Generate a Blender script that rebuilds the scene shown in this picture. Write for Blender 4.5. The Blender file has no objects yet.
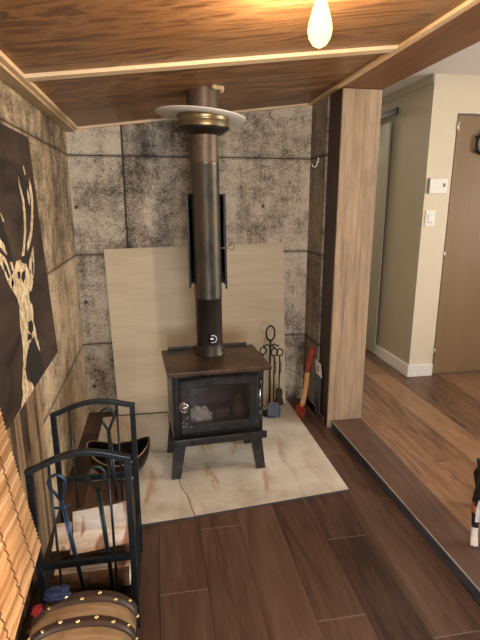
import bpy, bmesh, math, random
from mathutils import Vector, Matrix, noise as mnoise
PI = math.pi
random.seed(7)
scene = bpy.context.scene
COL = scene.collection

# ------------------------------------------------------------------ materials
class NT:
    def __init__(s, name):
        s.m = bpy.data.materials.new(name); s.m.use_nodes = True
        s.t = s.m.node_tree; s.n = s.t.nodes; s.l = s.t.links
        s.b = s.n['Principled BSDF']; s.out = s.n['Material Output']
        s._geo = None
    def node(s, typ, **kw):
        n = s.n.new(typ)
        for k, v in kw.items(): setattr(n, k, v)
        return n
    def put(s, sock, v):
        if v is None: return
        if isinstance(v, bpy.types.NodeSocket): s.l.new(v, sock)
        else:
            if sock.type == 'RGBA' and len(v) == 3: v = (*v, 1)
            sock.default_value = v
    def obj(s): 
        return s.node('ShaderNodeTexCoord').outputs['Object']
    def xyz(s, vec=None):
        n = s.node('ShaderNodeSeparateXYZ'); s.put(n.inputs[0], vec or s.obj()); return n.outputs
    def comb(s, x=0., y=0., z=0.):
        n = s.node('ShaderNodeCombineXYZ')
        for i, v in enumerate((x, y, z)): s.put(n.inputs[i], v)
        return n.outputs[0]
    def math(s, op, a, b=None, c=None):
        n = s.node('ShaderNodeMath', operation=op)
        for i, v in enumerate((a, b, c)):
            if v is not None: s.put(n.inputs[i], v)
        return n.outputs[0]
    def noise(s, vec, scale, detail=4., rough=.55, dist=0.):
        n = s.node('ShaderNodeTexNoise')
        s.put(n.inputs['Vector'], vec); n.inputs['Scale'].default_value = scale
        n.inputs['Detail'].default_value = detail; n.inputs['Roughness'].default_value = rough
        n.inputs['Distortion'].default_value = dist
        return n.outputs['Fac']
    def scale(s, vec, sc):
        n = s.node('ShaderNodeMapping'); s.put(n.inputs[0], vec); n.inputs['Scale'].default_value = sc
        return n.outputs[0]
    def white(s, vec):
        n = s.node('ShaderNodeTexWhiteNoise'); s.put(n.inputs['Vector'], vec); return n.outputs['Value']
    def ramp(s, f, stops, interp='LINEAR'):
        n = s.node('ShaderNodeValToRGB'); e = n.color_ramp.elements; n.color_ramp.interpolation = interp
        while len(e) < len(stops): e.new(.5)
        for el, (p, c) in zip(e, stops):
            el.position = p
            if not hasattr(c, '__len__'): c = (c, c, c)
            el.color = (*c, 1)
        s.put(n.inputs[0], f); return n.outputs[0]
    def mix(s, f, a, b, blend='MIX'):
        n = s.node('ShaderNodeMix', data_type='RGBA', blend_type=blend)
        s.put(n.inputs[0], f); s.put(n.inputs[6], a); s.put(n.inputs[7], b); return n.outputs[2]
    def bump(s, h, strength=.3, dist=.01):
        n = s.node('ShaderNodeBump'); n.inputs['Strength'].default_value = strength
        n.inputs['Distance'].default_value = dist; s.put(n.inputs['Height'], h)
        s.l.new(n.outputs[0], s.b.inputs['Normal'])
    def fin(s, color=None, rough=None, metal=None, **kw):
        s.put(s.b.inputs['Base Color'], color); s.put(s.b.inputs['Roughness'], rough); s.put(s.b.inputs['Metallic'], metal)
        for k, v in kw.items(): s.put(s.b.inputs[k.replace('_', ' ')], v)
        return s.m

def sr(r, g, b):
    f = lambda c: ((c/255+.055)/1.055)**2.4 if c/255 > .04045 else c/255/12.92
    return (f(r), f(g), f(b))

def plain(name, c, rough=.5, metal=0., var=.25, sc=30., bump=.0, **kw):
    t = NT(name); o = t.obj()
    n = t.noise(o, sc, 5.)
    lo = tuple(x*(1-var) for x in c); hi = tuple(min(1, x*(1+var)) for x in c)
    if bump: t.bump(n, bump, .004)
    return t.fin(t.ramp(n, [(.3, lo), (.7, hi)]), rough, metal, **kw)

def concrete(name, axis, seams, holes, light, dark, bark=False, shift=0.):
    t = NT(name); o = t.obj(); x, y, z = t.xyz(o)
    u = x if axis == 'x' else y
    wv = t.comb(u, shift, z)
    big = t.noise(wv, 2.6, 6., .62, .3)
    mid = t.noise(wv, 11., 6., .7)
    fine = t.noise(wv, 70., 4., .7)
    vst = t.noise(t.scale(wv, (14., 1., 1.6)), 1., 5., .6)
    a = t.math('MULTIPLY_ADD', big, .55, t.math('MULTIPLY', mid, .38))
    a = t.math('ADD', a, t.math('MULTIPLY_ADD', fine, .46, -.12))
    a = t.math('MULTIPLY_ADD', vst, .22 if not bark else .26, a)
    cellz = t.math('FLOOR', t.math('DIVIDE', t.math('ADD', z, .115), .607))
    cellu = t.math('FLOOR', t.math('DIVIDE', t.math('SUBTRACT', u, seams[0]), 1.22))
    wn = t.white(t.comb(cellu, shift+3., cellz))
    a = t.math('ADD', a, t.math('MULTIPLY_ADD', wn, .10, -.05))
    md = tuple(.45*l+.55*d for l, d in zip(light, dark))
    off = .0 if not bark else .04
    if axis == 'x':
        # the printed panel right of the seam is a darker one, fading out sideways
        k = t.math('MULTIPLY', t.math('GREATER_THAN', u, seams[0]), t.ramp(t.math('MULTIPLY_ADD', u, 1., .3), [(.30, 1.), (.62, 0.)]))
        a = t.math('SUBTRACT', a, t.math('MULTIPLY', k, t.ramp(z, [(.6, 0.), (.95, .075)])))
        a = t.math('ADD', a, t.math('MULTIPLY', t.math('LESS_THAN', u, seams[0]), .035))
    col = t.ramp(a, [(.53+off, dark), (.635+off, md), (.735+off, light), (.86+off, tuple(min(1, c*1.2) for c in light))])
    spk = t.noise(wv, 95., 3., .6)
    sv = t.math('MULTIPLY_ADD', mid, -.55, t.math('ADD', spk, .28))
    col = t.mix(t.ramp(sv, [(.575, 0.), (.68, .75)]), col, tuple(c*.40 for c in dark))
    wob = t.math('MULTIPLY_ADD', t.noise(wv, 9., 3.), .006, -.003)
    # printed joint lines of the panels
    line = None
    for g in (1.7, 1.093, .497):
        d = t.math('ABSOLUTE', t.math('ADD', t.math('SUBTRACT', z, g), wob))
        f = t.math('LESS_THAN', d, .0042)
        line = f if line is None else t.math('MAXIMUM', line, f)
        hal = t.math('MULTIPLY', t.math('LESS_THAN', d, .014), .30)
        line = t.math('MAXIMUM', line, hal)
    for sx in seams:
        d = t.math('ABSOLUTE', t.math('ADD', t.math('SUBTRACT', u, sx), wob))
        line = t.math('MAXIMUM', line, t.math('LESS_THAN', d, .0065))
    for (hu, hz) in holes:
        du = t.math('SUBTRACT', u, hu); dz = t.math('SUBTRACT', z, hz)
        d = t.math('SQRT', t.math('ADD', t.math('MULTIPLY', du, du), t.math('MULTIPLY', dz, dz)))
        line = t.math('MAXIMUM', line, t.math('LESS_THAN', d, .012))
    col = t.mix(t.math('MULTIPLY', line, .88), col, tuple(c*.25 for c in dark))
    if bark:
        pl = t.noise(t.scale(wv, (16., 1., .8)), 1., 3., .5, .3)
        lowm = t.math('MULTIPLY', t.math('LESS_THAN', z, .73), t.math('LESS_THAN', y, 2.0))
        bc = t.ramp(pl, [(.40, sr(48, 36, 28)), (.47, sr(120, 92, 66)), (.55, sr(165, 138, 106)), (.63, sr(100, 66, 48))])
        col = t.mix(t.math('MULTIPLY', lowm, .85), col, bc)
    t.bump(mid, .12, .006)
    return t.fin(col, .75, 0., Specular_IOR_Level=.3)

def planks(name, width, x0, length, offs, tones, seam_dark, seam_light, border=None, rough=.42, grain=1.0):
    t = NT(name); o = t.obj(); x, y, z = t.xyz(o)
    cx = t.math('DIVIDE', t.math('SUBTRACT', x, x0), width)
    ci = t.math('FLOOR', cx); fx = t.math('SUBTRACT', cx, ci)
    if offs:
        n = len(offs)
        of = t.ramp(t.math('DIVIDE', t.math('ADD', t.math('MODULO', t.math('ADD', ci, 100*n), n), .5), n), [(i/n, v/2) for i, v in enumerate(offs)], 'CONSTANT')
        of = t.math('MULTIPLY', of, 2.)
    else:
        of = t.math('MULTIPLY', t.white(t.comb(ci, 5.3, 0.)), length)
    ry = t.math('DIVIDE', t.math('SUBTRACT', y, of), length)
    ri = t.math('FLOOR', ry); fy = t.math('SUBTRACT', ry, ri)
    wn = t.white(t.comb(ci, ri, 2.))
    gv = t.comb(t.math('MULTIPLY', x, 13.), t.math('MULTIPLY_ADD', y, 1.5, t.math('MULTIPLY', wn, 37.)), t.math('MULTIPLY', wn, 11.))
    g = t.noise(gv, 1., 7., .62, 1.2*grain)
    g2 = t.noise(t.scale(gv, (7., 3., 1.)), 1., 4., .6)
    gg = t.math('MULTIPLY_ADD', g, .72, t.math('MULTIPLY', g2, .28))
    v = t.math('ADD', gg, t.math('MULTIPLY_ADD', wn, .26, -.13))
    col = t.ramp(v, tones)
    if border:
        bc = t.ramp(gg, border[1])
        col = t.mix(t.math('LESS_THAN', x, border[0]), col, bc)
    ex = t.math('MINIMUM', fx, t.math('SUBTRACT', 1., fx))
    col = t.mix(t.math('MULTIPLY', t.math('LESS_THAN', ex, .0013/width), .8), col, seam_dark)
    ey = t.math('MINIMUM', fy, t.math('SUBTRACT', 1., fy))
    wear = t.math('MULTIPLY', t.math('LESS_THAN', ey, .0024/length), .5)
    col = t.mix(wear, col, seam_light)
    t.bump(gg, .10, .003)
    rr = t.ramp(g2, [(.3, rough-.06), (.7, rough+.1)])
    return t.fin(col, rr, 0., Specular_IOR_Level=.45)

def wood(name, axis, tones, across=14., along=1.2, dist=1.5, rough=.5, fine=True, **kw):
    t = NT(name); o = t.obj()
    sc = [across]*3; sc['xyz'.index(axis)] = along
    v = t.scale(o, tuple(sc))
    a = t.noise(v, 1., 6., .6, dist)
    if fine:
        b = t.noise(t.scale(v, (5., 5., 5.)), 1., 3., .6)
        a = t.math('MULTIPLY_ADD', a, .78, t.math('MULTIPLY', b, .22))
    t.bump(a, .08, .004)
    return t.fin(t.ramp(a, tones), rough, 0., **kw)

M = {}
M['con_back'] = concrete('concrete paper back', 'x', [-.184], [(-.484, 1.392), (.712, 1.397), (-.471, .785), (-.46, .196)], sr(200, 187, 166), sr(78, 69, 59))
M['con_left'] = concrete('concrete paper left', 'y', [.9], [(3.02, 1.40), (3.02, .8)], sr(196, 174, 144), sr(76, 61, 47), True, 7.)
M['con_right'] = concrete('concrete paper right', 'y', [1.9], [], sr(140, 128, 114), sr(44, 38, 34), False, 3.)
M['floor'] = planks('dark walnut planks', .18, -.04, 1.2, [.30, 1.84-1.2, .96, 1.29, .48, 1.16, .72],
    [(.32, sr(50, 34, 28)), (.46, sr(74, 53, 43)), (.58, sr(92, 68, 56)), (.72, sr(106, 82, 69))], sr(34, 22, 20), sr(150, 128, 112), None, .38)
M['floor2'] = planks('warm brown planks', .19, .13, 1.25, None,
    [(.26, sr(66, 46, 35)), (.42, sr(112, 80, 58)), (.56, sr(138, 103, 76)), (.74, sr(158, 124, 94))], sr(70, 42, 28), sr(140, 104, 76),
    (1.27, [(.3, sr(74, 53, 45)), (.7, sr(108, 82, 69))]), .40, 1.6)
M['ceil'] = wood('ceiling plywood', 'x', [(.30, sr(66, 42, 27)), (.41, sr(120, 82, 50)), (.49, sr(150, 108, 68)), (.57, sr(98, 65, 40)), (.66, sr(138, 98, 62)), (.78, sr(168, 126, 84))], 6., .8, 2.6, .42, Specular_IOR_Level=.4)
M['batten'] = wood('pine batten', 'x', [(.3, sr(206, 174, 132)), (.7, sr(238, 214, 178))], 30., 3., .6, .55)
M['batten_y'] = wood('pine batten lengthwise', 'y', [(.3, sr(190, 154, 112)), (.7, sr(228, 198, 158))], 30., 3., .6, .55)
M['pine_face'] = wood('weathered side board', 'y', [(.3, sr(150, 124, 92)), (.6, sr(202, 176, 140)), (.75, sr(176, 146, 110))], 18., 2., 1., .6)
M['beam'] = wood('brown beam', 'y', [(.3, sr(92, 58, 34)), (.55, sr(128, 84, 52)), (.75, sr(150, 102, 66))], 10., 1.2, 1.6, .5)
def f():
    t = NT('whitewashed pine post'); o = t.obj(); v = t.scale(o, (30., 30., 1.3))
    a = t.noise(v, 1., 6., .6, .7); b = t.noise(t.scale(v, (4., 4., 6.)), 1., 3., .6)
    g = t.noise(t.scale(o, (7., 7., 2.2)), 1., 5., .65, .6)
    x = t.math('MULTIPLY_ADD', a, .74, t.math('MULTIPLY', b, .26))
    col = t.ramp(x, [(.30, sr(112, 90, 68)), (.45, sr(160, 133, 103)), (.6, sr(180, 154, 124)), (.75, sr(148, 122, 96))])
    col = t.mix(t.ramp(g, [(.45, 0.), (.66, .65)]), col, sr(128, 113, 97))
    t.bump(x, .12, .004)
    return t.fin(col, .62, 0.)
M['post'] = f()
M['post_side'] = wood('shaded post side', 'z', [(.3, sr(46, 34, 30)), (.7, sr(70, 54, 46))], 22., 1.6, .9, .6)  # dark tone puts the shade of the post's left face into its colour
M['white'] = plain('white painted trim', sr(238, 234, 224), .45, var=.03)
M['ceil_white'] = plain('white ceiling paint', sr(236, 234, 228), .7, var=.02)
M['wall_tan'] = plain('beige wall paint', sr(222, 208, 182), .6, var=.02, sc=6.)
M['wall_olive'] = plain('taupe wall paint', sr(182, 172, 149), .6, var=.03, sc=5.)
M['barn'] = plain('grey green door paint', sr(176, 168, 145), .5, var=.02, sc=5.)
M['door'] = wood('tan door', 'z', [(.3, sr(132, 106, 76)), (.7, sr(144, 118, 88))], 8., .6, .6, .35)
M['black'] = plain('black iron', (.012, .012, .013), .42, .6, var=.3)
M['teal'] = plain('blue black steel', (.028, .038, .044), .30, .55, var=.25)
M['bluest'] = plain('blue steel', (.05, .085, .14), .28, .6, var=.25)
M['greenst'] = plain('green black steel', (.03, .05, .045), .3, .6, var=.25)
M['stove'] = plain('matt black stove steel', (.042, .040, .038), .34, .45, var=.45, sc=22., bump=.05)
def f():
    t = NT('rusty stove top'); o = t.obj()
    a = t.noise(o, 7., 6., .6, .4); b = t.noise(o, 40., 4., .6)
    v = t.math('MULTIPLY_ADD', a, .75, t.math('MULTIPLY', b, .25))
    return t.fin(t.ramp(v, [(.34, sr(50, 41, 35)), (.46, sr(80, 62, 49)), (.56, sr(104, 78, 58)), (.7, sr(124, 92, 66))]), .36, .55)
M['stovetop'] = f()
def f(name, c1, c2, c3, r=.33, m=.75):
    t = NT(name); o = t.obj()
    v = t.scale(o, (6., 6., 2.4)); a = t.noise(v, 2., 6., .65, .5); b = t.noise(o, 60., 3., .6)
    col = t.ramp(a, [(.32, c1), (.5, c2), (.68, c3)])
    col = t.mix(t.ramp(b, [(.64, 0.), (.72, .6)]), col, sr(40, 28, 22))
    return t.fin(col, r, m)
M['pipe_up'] = f('brown flue steel', sr(66, 52, 42), sr(88, 71, 58), sr(104, 86, 72), .48, .4)
M['pipe_mid'] = f('mottled grey flue steel', sr(52, 46, 38), sr(86, 84, 74), sr(108, 82, 60), .34, .65)
M['pipe_low'] = f('black flue steel', sr(38, 34, 32), sr(52, 47, 43), sr(64, 56, 50), .42, .5)
M['brass'] = plain('bronzed steel collar', sr(140, 122, 94), .34, .85, var=.15)
M['soot'] = plain('sooty black ring', (.02, .017, .014), .45, .5)
M['plate'] = plain('grey white ceiling plate', sr(206, 202, 196), .45, 0., var=.06, sc=8.)
M['foam'] = plain('cream sealant', sr(176, 150, 116), .8, var=.25, sc=50., bump=.6)
M['sheet'] = wood('tan cement sheet', 'x', [(.3, sr(194, 176, 145)), (.5, sr(206, 190, 160)), (.7, sr(216, 202, 174))], 9., 1.2, .6, .7)
def f():
    t = NT('stained hearth board'); o = t.obj()
    a = t.noise(o, 3., 6., .6, .3); b = t.noise(t.scale(o, (9., 2.2, 1.)), 1., 4., .6, .6); c = t.noise(o, 9., 5., .65)
    col = t.ramp(a, [(.3, sr(176, 164, 148)), (.5, sr(208, 200, 186)), (.7, sr(224, 218, 208))])
    x, y, z = t.xyz(o)
    rustm = t.math('MULTIPLY', t.ramp(b, [(.54, 0.), (.68, .8)]), t.ramp(t.math('ADD', x, .5), [(.45, 1.), (.80, .22)]))
    col = t.mix(rustm, col, sr(166, 116, 66))
    # dark soot smudges in front of the stove feet
    sm = None
    for (sx, sy, r) in ((.20, 1.99, .10), (.62, 2.12, .16), (.47, 2.16, .12), (.05, 2.10, .14)):
        d = t.math('SQRT', t.math('ADD', t.math('POWER', t.math('SUBTRACT', x, sx), 2.), t.math('POWER', t.math('MULTIPLY', t.math('SUBTRACT', y, sy), 1.8), 2.)))
        k = t.math('SUBTRACT', 1., t.math('DIVIDE', d, r))
        sm = k if sm is None else t.math('MAXIMUM', sm, k)
    sm = t.math('MULTIPLY', t.math('MAXIMUM', sm, 0.), t.ramp(c, [(.46, 0.), (.64, 1.)]))
    col = t.mix(t.math('MULTIPLY', sm, 1.4), col, sr(84, 70, 60))
    return t.fin(col, .45, 0., Specular_IOR_Level=.4)
M['hearth'] = f()
M['hearth_edge'] = plain('dark board edge', sr(70, 66, 62), .8)
def f():
    t = NT('dark print cloth'); o = t.obj(); x, y, z = t.xyz(o)
    a = t.noise(t.scale(o, (1., 1.2, 3.)), 2.2, 5., .6, .8)
    return t.fin(t.ramp(a, [(.32, sr(38, 30, 26)), (.55, sr(64, 52, 46)), (.75, sr(84, 66, 57))]), .7, 0., Specular_IOR_Level=.2)
M['canvas'] = f()
def f():
    t = NT('cream print'); o = t.obj()
    a = t.noise(t.scale(o, (1., 3.2, 1.2)), 16., 5., .7, 1.2)
    return t.fin(t.ramp(a, [(.34, sr(60, 46, 36)), (.44, sr(168, 146, 114)), (.55, sr(222, 204, 168))]), .7, 0., Specular_IOR_Level=.2)
M['cream'] = f()
M['ink'] = plain('black print', sr(24, 20, 18), .7, var=.2)
def f():
    t = NT('bamboo slats'); o = t.obj(); x, y, z = t.xyz(o)
    s = t.math('DIVIDE', z, .0130); si = t.math('FLOOR', s); fz = t.math('SUBTRACT', s, si)
    wn = t.white(t.comb(si, 1., 4.))
    g = t.noise(t.comb(t.math('MULTIPLY', y, 9.), wn, t.math('MULTIPLY', z, 240.)), 1., 3., .6)
    v = t.math('MULTIPLY_ADD', wn, .5, t.math('MULTIPLY', g, .5))
    col = t.ramp(v, [(.25, sr(190, 146, 98)), (.5, sr(226, 188, 140)), (.75, sr(244, 216, 176))])
    t.fin(col, .5, 0.)
    tr = t.node('ShaderNodeBsdfTranslucent'); t.put(tr.inputs[0], col)
    mx = t.node('ShaderNodeMixShader'); mx.inputs[0].default_value = .45
    t.l.new(t.b.outputs[0], mx.inputs[1]); t.l.new(tr.outputs[0], mx.inputs[2]); t.l.new(mx.outputs[0], t.out.inputs[0])
    return t.m
M['bamboo'] = f()
M['thread'] = plain('brown thread', sr(120, 72, 36), .8)
def f():
    t = NT('clear glass')
    gl = t.node('ShaderNodeBsdfGlossy'); gl.inputs['Roughness'].default_value = .03
    tp = t.node('ShaderNodeBsdfTransparent'); fr = t.node('ShaderNodeFresnel'); fr.inputs[0].default_value = 1.5
    mx = t.node('ShaderNodeMixShader'); t.l.new(fr.outputs[0], mx.inputs[0]); t.l.new(tp.outputs[0], mx.inputs[1]); t.l.new(gl.outputs[0], mx.inputs[2])
    t.l.new(mx.outputs[0], t.out.inputs[0]); return t.m
M['glass'] = f()
def f():
    t = NT('smoked stove glass')
    gl = t.node('ShaderNodeBsdfGlossy'); gl.inputs['Roughness'].default_value = .12
    tp = t.node('ShaderNodeBsdfTransparent'); tp.inputs[0].default_value = (.82, .82, .84, 1)
    mx = t.node('ShaderNodeMixShader'); mx.inputs[0].default_value = .15
    t.l.new(tp.outputs[0], mx.inputs[1]); t.l.new(gl.outputs[0], mx.inputs[2])
    t.l.new(mx.outputs[0], t.out.inputs[0]); return t.m
M['stoveglass'] = f()
def f():
    t = NT('lit bulb glass')
    tp = t.node('ShaderNodeBsdfTransparent'); em = t.node('ShaderNodeEmission')
    em.inputs[0].default_value = (1., .66, .22, 1); em.inputs[1].default_value = 1.15
    ad = t.node('ShaderNodeAddShader'); t.l.new(tp.outputs[0], ad.inputs[0]); t.l.new(em.outputs[0], ad.inputs[1])
    t.l.new(ad.outputs[0], t.out.inputs[0]); return t.m
M['bulb'] = f()
def f():
    t = NT('glowing filament'); em = t.node('ShaderNodeEmission')
    em.inputs[0].default_value = (1., .82, .45, 1); em.inputs[1].default_value = 25.
    t.l.new(em.outputs[0], t.out.inputs[0]); return t.m
M['filament'] = f()
M['red'] = plain('red paint', sr(158, 50, 34), .45, var=.18, sc=40.)
M['hick'] = wood('hickory handle', 'z', [(.3, sr(176, 122, 70)), (.7, sr(222, 172, 112))], 40., 4., .6, .5)
M['paper'] = plain('white paper', sr(236, 236, 236), .6, var=.03)
M['ink_grey'] = plain('grey print', sr(90, 95, 100), .6)
M['galv'] = plain('blue grey galvanised sheet', sr(96, 104, 118), .35, .4, var=.3, sc=18.)
M['plastic'] = plain('white plastic', sr(240, 236, 226), .4, var=.02)
M['shadowgrey'] = plain('shade grey plastic', sr(122, 112, 98), .5)
M['lcd'] = plain('grey display', sr(110, 112, 100), .3)
M['chrome'] = plain('worn chrome', sr(196, 192, 184), .25, .95, var=.1)
M['bark'] = plain('brown bark', sr(96, 68, 46), .85, var=.5, sc=35., bump=.8)
def f():
    t = NT('split birch wood'); o = t.obj()
    a = t.noise(t.scale(o, (2., 16., 16.)), 1., 5., .6, .8); b = t.noise(t.scale(o, (16., 5., 5.)), 1., 2., .5, .3)
    col = t.ramp(a, [(.33, sr(150, 112, 78)), (.45, sr(212, 192, 168)), (.6, sr(238, 230, 220))])
    col = t.mix(t.ramp(b, [(.56, 0.), (.62, .8)]), col, sr(140, 78, 42))
    return t.fin(col, .7, 0.)
M['split'] = f()
M['char'] = plain('charred log', sr(74, 66, 60), .85, var=.6, sc=22., bump=.8)
M['emberwood'] = plain('browned log', sr(104, 74, 54), .8, var=.35, sc=18., bump=.5)
M['ash'] = plain('pale ash', sr(214, 204, 192), .95, var=.15, sc=45., bump=.9)
M['firebrick'] = plain('sooty firebrick', sr(48, 44, 44), .9, var=.35, sc=14.)
M['bowl'] = plain('dark bronze hod', sr(52, 44, 36), .35, .7, var=.3, sc=14.)
M['rim'] = plain('bright rim', sr(190, 176, 150), .25, .95, var=.1)
def f():
    t = NT('aged wood trunk'); o = t.obj()
    a = t.noise(t.scale(o, (3., 22., 3.)), 1., 5., .65, .7); b = t.noise(o, 13., 5., .6)
    col = t.ramp(a, [(.3, sr(124, 98, 70)), (.5, sr(170, 140, 106)), (.7, sr(204, 178, 144))])
    col = t.mix(t.ramp(b, [(.55, 0.), (.70, .6)]), col, sr(96, 62, 38))
    return t.fin(col, .5, 0.)
M['trunk'] = f()
M['leather'] = plain('dark brown leather', sr(62, 44, 34), .5, var=.25, sc=40., bump=.3)
M['stud'] = plain('brass stud', sr(206, 182, 130), .25, .95, var=.05)
def f():
    t = NT('blue bandana cloth'); o = t.obj()
    v = t.node('ShaderNodeTexVoronoi'); t.put(v.inputs['Vector'], o); v.inputs['Scale'].default_value = 95.
    return t.fin(t.ramp(v.outputs['Distance'], [(.12, sr(110, 120, 150)), (.18, sr(20, 32, 66))]), .8, 0.)
M['bandana'] = f()
M['redcloth'] = plain('red cloth', sr(150, 36, 34), .85, var=.2)
M['fur_black'] = plain('black fur', sr(22, 20, 22), .7, var=.5, sc=90., bump=.5)
M['fur_white'] = plain('white fur', sr(226, 218, 212), .8, var=.12, sc=90., bump=.5)
M['fur_tan'] = plain('tan fur', sr(156, 92, 52), .8, var=.25, sc=90., bump=.5)
M['nose'] = plain('wet black nose', (.01, .01, .01), .2)
M['steel_edge'] = plain('pale metal edge', sr(186, 180, 172), .35, .6, var=.1)
M['riser'] = plain('slate grey riser', sr(74, 80, 90), .35, .3, var=.3, sc=16.)
M['straw'] = plain('broom bristle', sr(60, 48, 38), .9, var=.4, sc=60.)

# ------------------------------------------------------------------ geometry helpers
def BM(): return bmesh.new()
def box(bm, lo, hi, bev=0., mat=None, mi=0):
    lo, hi = Vector(lo), Vector(hi)
    r = bmesh.ops.create_cube(bm, size=1.)
    vs = r['verts']
    c = (lo+hi)/2; s = hi-lo
    for v in vs: v.co = Vector((v.co.x*s.x, v.co.y*s.y, v.co.z*s.z))
    fs = {f for v in vs for f in v.link_faces}
    for f in fs: f.material_index = mi
    if bev:
        es = list({e for v in vs for e in v.link_edges})
        rb = bmesh.ops.bevel(bm, geom=es, offset=bev, segments=2, affect='EDGES', profile=.6)
        vs = list({v for f in rb['faces'] for v in f.verts} | {v for v in vs if v.is_valid})
        for f in {f for v in vs for f in v.link_faces}: f.material_index = mi
    for v in vs:
        v.co = (mat @ (v.co + c)) if mat else v.co + c
    return vs
def tube(bm, pts, r, seg=10, cap=True, closed=False, flat=None, mi=0):
    """round (or flat=(w,h) rectangular) bar along a polyline"""
    pts = [Vector(p) for p in pts]; n = len(pts)
    rs = r if hasattr(r, '__len__') else [r]*n
    rings = []; prev = None
    for i, p in enumerate(pts):
        if closed: d = pts[(i+1) % n] - pts[i-1]
        else: d = (pts[min(i+1, n-1)] - pts[max(i-1, 0)])
        d.normalize()
        if prev is None:
            a = Vector((0, 0, 1)) if abs(d.z) < .8 else Vector((0, 1, 0))
            s = d.cross(a).normalized()
        else:
            s = (prev - d*prev.dot(d))
            s = s.normalized() if s.length > 1e-6 else d.orthogonal().normalized()
        prev = s; t = d.cross(s)
        if flat:
            w, h = flat
            ring = [bm.verts.new(p + s*(x*w/2) + t*(y*h/2)) for x, y in ((-1, -1), (1, -1), (1, 1), (-1, 1))]
        else:
            ring = [bm.verts.new(p + (s*math.cos(2*PI*k/seg) + t*math.sin(2*PI*k/seg))*rs[i]) for k in range(seg)]
        rings.append(ring)
    m = len(rings[0])
    for i in range(n if closed else n-1):
        A, B = rings[i], rings[(i+1) % n]
        for k in range(m):
            f = bm.faces.new((A[k], A[(k+1) % m], B[(k+1) % m], B[k])); f.smooth = not flat; f.material_index = mi
    if cap and not closed:
        bm.faces.new(rings[0][::-1]).material_index = mi; bm.faces.new(rings[-1]).material_index = mi
def lathe(bm, prof, center=(0, 0, 0), seg=32, axis='z', cap=False, a0=0., a1=2*PI, mi=0):
    c = Vector(center); full = abs(a1-a0-2*PI) < 1e-6
    n = seg if full else seg+1
    rings = []
    for (r, z) in prof:
        ring = []
        for k in range(n):
            a = a0 + (a1-a0)*k/seg
            v = Vector((r*math.cos(a), r*math.sin(a), z))
            if axis == 'y': v = Vector((v.x, v.z, v.y))
            if axis == 'x': v = Vector((v.z, v.x, v.y))
            ring.append(bm.verts.new(c+v))
        rings.append(ring)
    for A, B in zip(rings, rings[1:]):
        for k in range(n if full else n-1):
            f = bm.faces.new((A[k], A[(k+1) % n], B[(k+1) % n], B[k])); f.smooth = True; f.material_index = mi
    if cap and full:
        bm.faces.new(rings[0][::-1]).material_index = mi; bm.faces.new(rings[-1]).material_index = mi
def prism(bm, poly, d, mi=0, mat=None):
    """poly: 3D points of a planar outline, extruded by vector d"""
    d = Vector(d)
    A = [bm.verts.new(Vector(p)) for p in poly]; B = [bm.verts.new(Vector(p)+d) for p in poly]
    fs = [bm.faces.new(A), bm.faces.new(B[::-1])]
    n = len(A)
    for k in range(n): fs.append(bm.faces.new((A[k], B[k], B[(k+1) % n], A[(k+1) % n])))
    for f in fs: f.material_index = mi
    if mat:
        for v in A+B: v.co = mat @ v.co
    return A+B

WM = {}
def obj(name, bm, m, parent=None, kind=None, label=None, cat=None, group=None, world=True, loc=None, sub=0, solid=0., bevel=0.):
    """link a bmesh as ONE mesh object. World-built meshes are shifted into the parent's space."""
    bmesh.ops.recalc_face_normals(bm, faces=bm.faces[:])
    me = bpy.data.meshes.new(name)
    o = bpy.data.objects.new(name, me); COL.objects.link(o)
    if parent is not None:
        o.parent = parent; W = WM[parent.name]
        if world: bmesh.ops.transform(bm, matrix=W.inverted(), verts=bm.verts[:])
        WM[o.name] = W
    else:
        W = Matrix.Identity(4)
        if loc is not None:
            W = Matrix.Translation(loc); o.location = loc
            if world: bmesh.ops.transform(bm, matrix=W.inverted(), verts=bm.verts[:])
        WM[o.name] = W
    bm.to_mesh(me); bm.free()
    for x in (m if isinstance(m, (list, tuple)) else [m]): me.materials.append(x)
    if bevel:
        b = o.modifiers.new('bevel', 'BEVEL'); b.width = bevel; b.segments = 2; b.limit_method = 'ANGLE'
    if solid:
        s = o.modifiers.new('solid', 'SOLIDIFY'); s.thickness = solid; s.offset = 0
    if sub:
        s = o.modifiers.new('sub', 'SUBSURF'); s.levels = sub; s.render_levels = sub
    if kind: o['kind'] = kind
    if label: o['label'] = label
    if cat: o['category'] = cat
    if group: o['group'] = group
    return o
def thing(name, label, cat, loc=(0, 0, 0), rz=0., group=None, kind=None):
    o = bpy.data.objects.new(name, None); COL.objects.link(o)
    o.empty_display_size = .05; o.location = loc; o.rotation_euler = (0, 0, rz)
    o['label'] = label; o['category'] = cat
    if group: o['group'] = group
    if kind: o['kind'] = kind
    WM[o.name] = Matrix.Translation(loc) @ Matrix.Rotation(rz, 4, 'Z')
    return o
def struct(name, bm, m, label, cat, **kw): return obj(name, bm, m, None, 'structure', label, cat, **kw)
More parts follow.
